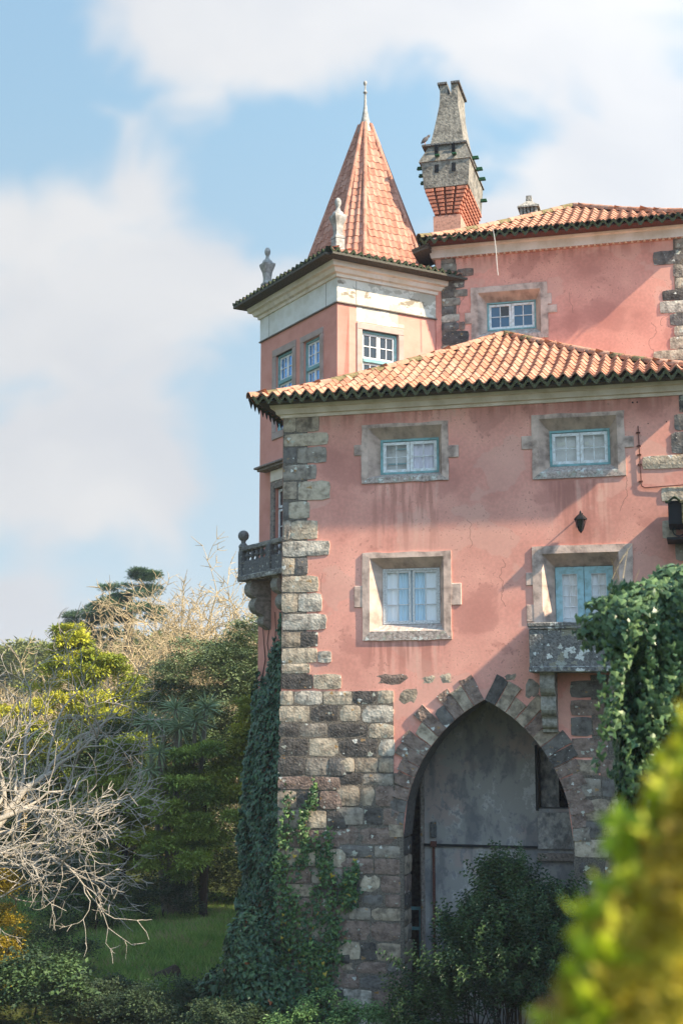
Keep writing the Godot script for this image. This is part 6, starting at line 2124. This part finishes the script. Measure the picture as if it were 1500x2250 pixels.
func hillside():
	rng.seed = 14
	var b := RandomNumberGenerator.new()
	b.seed = 40
	var kinds := []
	for v in 3:
		grow()
		var o := {"step": 0.5, "wander": 0.2, "lift": 0.02, "fork": 0.58, "keep": 0.7, "taper": 0.5, "thin": 0.016}
		tube(Vector3(0, -1.0, 0), Vector3(0.1, 1.3, 0), 0.24, 0.18, 7)
		for k in 6:
			var a := k * TAU / 6 + v
			limb(b, Vector3(0.1, 1.3, 0), Vector3(cos(a) * 0.8, b.randf_range(0.5, 1.0), sin(a) * 0.8).normalized(), b.randf_range(2.4, 3.4), 0.11, 4, o)
		kinds.append(bare_mesh())
	var spots := [[430, -27.0, -70.4, 1.45], [300, -34.2, -78.9, 1.0], [520, -23.2, -66.3, 1.4], [60, -29.8, -56.3, 1.15], [200, -34.8, -73.6, 1.05], [360, -30.0, -72.0, 1.35], [470, -26.6, -76.0, 1.55], [545, -22.0, -69.0, 1.5], [250, -38.0, -82.0, 0.85], [10, -33.0, -60.0, 1.1], [110, -31.0, -62.0, 1.05], [400, -25.6, -64.0, 1.3], [330, -29.0, -66.0, 1.2]]
	var labels := ["leafless tan tree in the middle of the slope above the evergreen", "leafless tan tree just below the dark pine", "leafless tan tree behind the balcony brackets", "leafless tree at the outer edge behind the yellow-green crowns", "leafless tan tree below the flat-topped pines", "leafless tan tree between the pine and the evergreen", "tallest leafless tree breaking the skyline of the slope", "leafless tree rising behind the ivy column", "leafless tree high on the slope under the pines", "leafless thicket tree at the foot of the slope behind the low yellow-green tree", "leafless tree between the two yellow-green tops", "leafless tree standing right behind the round evergreen", "leafless tree behind the broad yellow-green crown"]
	for i in spots.size():
		var q: Array = spots[i]
		var t := node("bare_hill_tree")
		tag(t, labels[i], "tree", "leafless trees on the slope")
		put("branches", kinds[i % 3], "bark_tan", t)
		t.position = Vector3(q[1], ground_y(q[1], q[2]) - 0.2, q[2])
		t.rotation.y = i * 1.9
		t.scale = Vector3.ONE * q[3]
	# pines on the crest
	var needle := leaf_cluster(26, 0.4, 0.26, 0.05, 21, -0.3, 0.4)
	for q in [[Vector3(-38.8, 16.1, -88.0), 1.9, "flat-topped dark pine standing on the crest"], [Vector3(-43.6, 14.4, -92.0), 1.5, "lower pine with spreading arms on the crest"], [Vector3(-41.0, 15.0, -90.0), 1.1, "small pine between two others on the crest"]]:
		var t := node("pine_tree")
		tag(t, q[2], "tree")
		var c: Vector3 = q[0]
		var s: float = q[1]
		crown(t, [[c, Vector3(1.2, 0.5, 1.0) * s], [c + Vector3(-0.9, -0.7, 0) * s, Vector3(1.0, 0.35, 0.8) * s], [c + Vector3(0.8, -0.9, 0) * s, Vector3(0.9, 0.35, 0.8) * s], [c + Vector3(0.6, 0.55, 0) * s, Vector3(0.5, 0.22, 0.5) * s]], 12, 20, needle, "leaf", Color(0.045, 0.10, 0.06), Color(0.13, 0.22, 0.11), 0.85, 55 + int(s * 10), 0.35)
		trunk(t, Vector3(c.x, ground_y(c.x, c.z) - 0.3, c.z), c, 0.22 * s, "bark_dark")
	# woods on the far crest
	var lobes := []
	for k in 60:
		var x := rng.randf_range(-120.0, -30.0)
		var z := rng.randf_range(-165.0, -95.0)
		var rr := rng.randf_range(1.8, 3.4)
		lobes.append([Vector3(x, ground_y(x, z) + rr * 0.6, z), Vector3(rr * 1.3, rr, rr * 1.2)])
	var clump := leaf_cluster(18, 0.9, 0.5, 0.26, 23)
	var wd := node("woodland")
	wd.set_meta("kind", "stuff")
	wd.set_meta("label", "olive-green woods covering the far crest of the hill")
	crown(wd, lobes, 14, 14, clump, "leaf", Color(0.09, 0.12, 0.04), Color(0.26, 0.27, 0.08), 0.9, 71, 0.6)
	# scrub over the slope below the bare trees
	lobes = []
	for k in 60:
		var x := rng.randf_range(-62.0, -16.0)
		var z := rng.randf_range(-92.0, -54.0)
		var rr := rng.randf_range(0.7, 1.5)
		lobes.append([Vector3(x, ground_y(x, z) + rr * 0.3, z), Vector3(rr * 1.5, rr, rr * 1.3)])
	var sc := node("hillside_scrub")
	sc.set_meta("kind", "stuff")
	sc.set_meta("label", "brown and green scrub covering the slope under the leafless trees")
	crown(sc, lobes, 8, 14, leaf_cluster(18, 0.5, 0.3, 0.1, 24), "leaf", Color(0.19, 0.16, 0.09), Color(0.44, 0.38, 0.22), 0.9, 72, 0.6)


func foreground():
	rng.seed = 3
	var o := node("mossy_wall")
	tag(o, "mossy garden wall end close by, overgrown with yellow-green moss", "wall")
	var bump := FastNoiseLite.new()
	bump.seed = 8
	bump.frequency = 4.0
	bump.fractal_octaves = 4
	var c := Vector3(0.95, 6.88, -2.1)
	var R := Vector3(1.0, 0.9, 0.35)
	# the bank leans away from the camera and back along its length
	var slant := func(p: Vector3) -> Vector3: return Vector3(p.x + 0.6 * (p.y - c.y), p.y, p.z - 0.7 * (p.y - c.y))
	var st := SurfaceTool.new()
	st.begin(Mesh.PRIMITIVE_TRIANGLES)
	st.set_smooth_group(1)
	var P = func(i: int, j: int) -> Vector3:
		var a := TAU * i / 56.0
		var b := lerpf(-PI / 2, PI / 2, j / 28.0)
		var d := Vector3(cos(a) * cos(b), sin(b), sin(a) * cos(b))
		return slant.call(c + d * R * (1.0 + 0.06 * bump.get_noise_3d(d.x, d.y, d.z)))
	for i in 56:
		for j in 28:
			quad(st, P.call(i, j), P.call(i + 1, j), P.call(i + 1, j + 1), P.call(i, j + 1), c)
	put("moss_bank", fin(st), "moss_mat", o)
	st = begin()
	box(st, Vector3(1.1, 5.2, -2.1), Vector3(1.4, 1.9, 0.5), 0.05)
	put("masonry", fin(st), "mortar", o)
	var sprig := leaf_cluster(12, 0.014, 0.024, 0.014, 31)
	var xfs := []
	var cols := []
	for k in 14000:
		var d := Vector3(rng.randfn(), rng.randfn(), rng.randfn()).normalized()
		if d.z < -0.4 or d.x > 0.1:
			continue
		var pch := bump.get_noise_3d(d.x * 0.8, d.y * 0.8, d.z * 0.8)
		var at: Vector3 = slant.call(c + d * R * (1.0 + 0.06 * bump.get_noise_3d(d.x, d.y, d.z) + 0.012 * rng.randf()))
		xfs.append(Transform3D(Basis.from_euler(Vector3(rng.randf() * TAU, rng.randf() * TAU, 0)).scaled(Vector3.ONE * rng.randf_range(0.5, 1.0)), at))
		cols.append(mixcol(Color(0.40, 0.30, 0.07), Color(0.72, 0.60, 0.08), clampf(0.55 + pch * 1.6 + rng.randf_range(-0.3, 0.3), 0, 1), rng.randf_range(0.85, 1.1)))
	scatter("moss", sprig, "leaf_thin", xfs, cols, o)
	# seedlings along its edge
	var f := node("seedlings")
	tag(f, "blurred lime-green leaves sprouting from the edge of the mossy wall", "leaves")
	f.set_meta("kind", "stuff")
	xfs = []
	cols = []
	var big := leaf_cluster(8, 0.018, 0.05, 0.032, 32)
	for k in 150:
		var b := rng.randf_range(-1.0, 0.2)
		var a := PI + rng.randf_range(-0.35, 0.3)
		var d := Vector3(cos(a) * cos(b), sin(b), -sin(a) * cos(b))
		var at: Vector3 = slant.call(c + d * R * rng.randf_range(0.99, 1.045))
		xfs.append(Transform3D(Basis.from_euler(Vector3(rng.randf() * TAU, rng.randf() * TAU, 0)).scaled(Vector3.ONE * rng.randf_range(0.5, 1.05)), at))
		var q := rng.randf()
		cols.append(mixcol(Color(0.42, 0.56, 0.04), Color(0.72, 0.72, 0.08), rng.randf()) if q > 0.05 else Color(0.6, 0.36, 0.16))
	scatter("leaf_sprays", big, "leaf_thin", xfs, cols, f)
	# pigeon on the chimney ledge
	var bird := node("pigeon", self, Transform3D(Basis(Vector3.UP, 0.4), Vector3(-6.86, 22.96, -35.12)))
	tag(bird, "grey pigeon perched on the chimney ledge", "bird")
	st = begin()
	st.set_smooth_group(1)
	var body := [[0.0, -0.17], [0.02, -0.14], [0.045, -0.08], [0.065, 0.0], [0.06, 0.06], [0.036, 0.11], [0.034, 0.13], [0.04, 0.16], [0.034, 0.19], [0.012, 0.205], [0.006, 0.23], [0.0, 0.24]]
	lathe(st, body, Vector3(0, 0.13, 0), 10, Basis(Vector3.BACK, -0.75))
	put("body", fin(st), "bird", bird)
	st = begin()
	for s in [-1, 1]:
		bar(st, Vector3(0.0, 0.0, s * 0.02), Vector3(0.0, 0.09, s * 0.02), 0.01, 0.01, Vector3.RIGHT)
	put("leg", fin(st), "brick", bird)


func offstage_trees():
	# unseen evergreen added at the right to shade the foot of the house
	var small := leaf_cluster(18, 0.5, 0.3, 0.16, 93)
	var lobes := []
	for k in 8:
		lobes.append([Vector3(5.6 + sin(k * 2.0) * 0.5, 2.5 + k * 1.72, -27.4 + cos(k * 1.6) * 0.4), Vector3(2.3, 1.5, 2.1) * (1.0 - 0.035 * k)])
	var o := node("added_shade_tree")
	tag(o, "unseen evergreen added to shade the foot of the house", "tree")
	crown(o, lobes, 15, 14, small, "leaf", Color(0.03, 0.06, 0.03), Color(0.09, 0.14, 0.05), 1.0, 95, 0.7)
	trunk(o, Vector3(5.6, -0.1, -27.4), Vector3(5.6, 14.0, -27.4), 0.3)
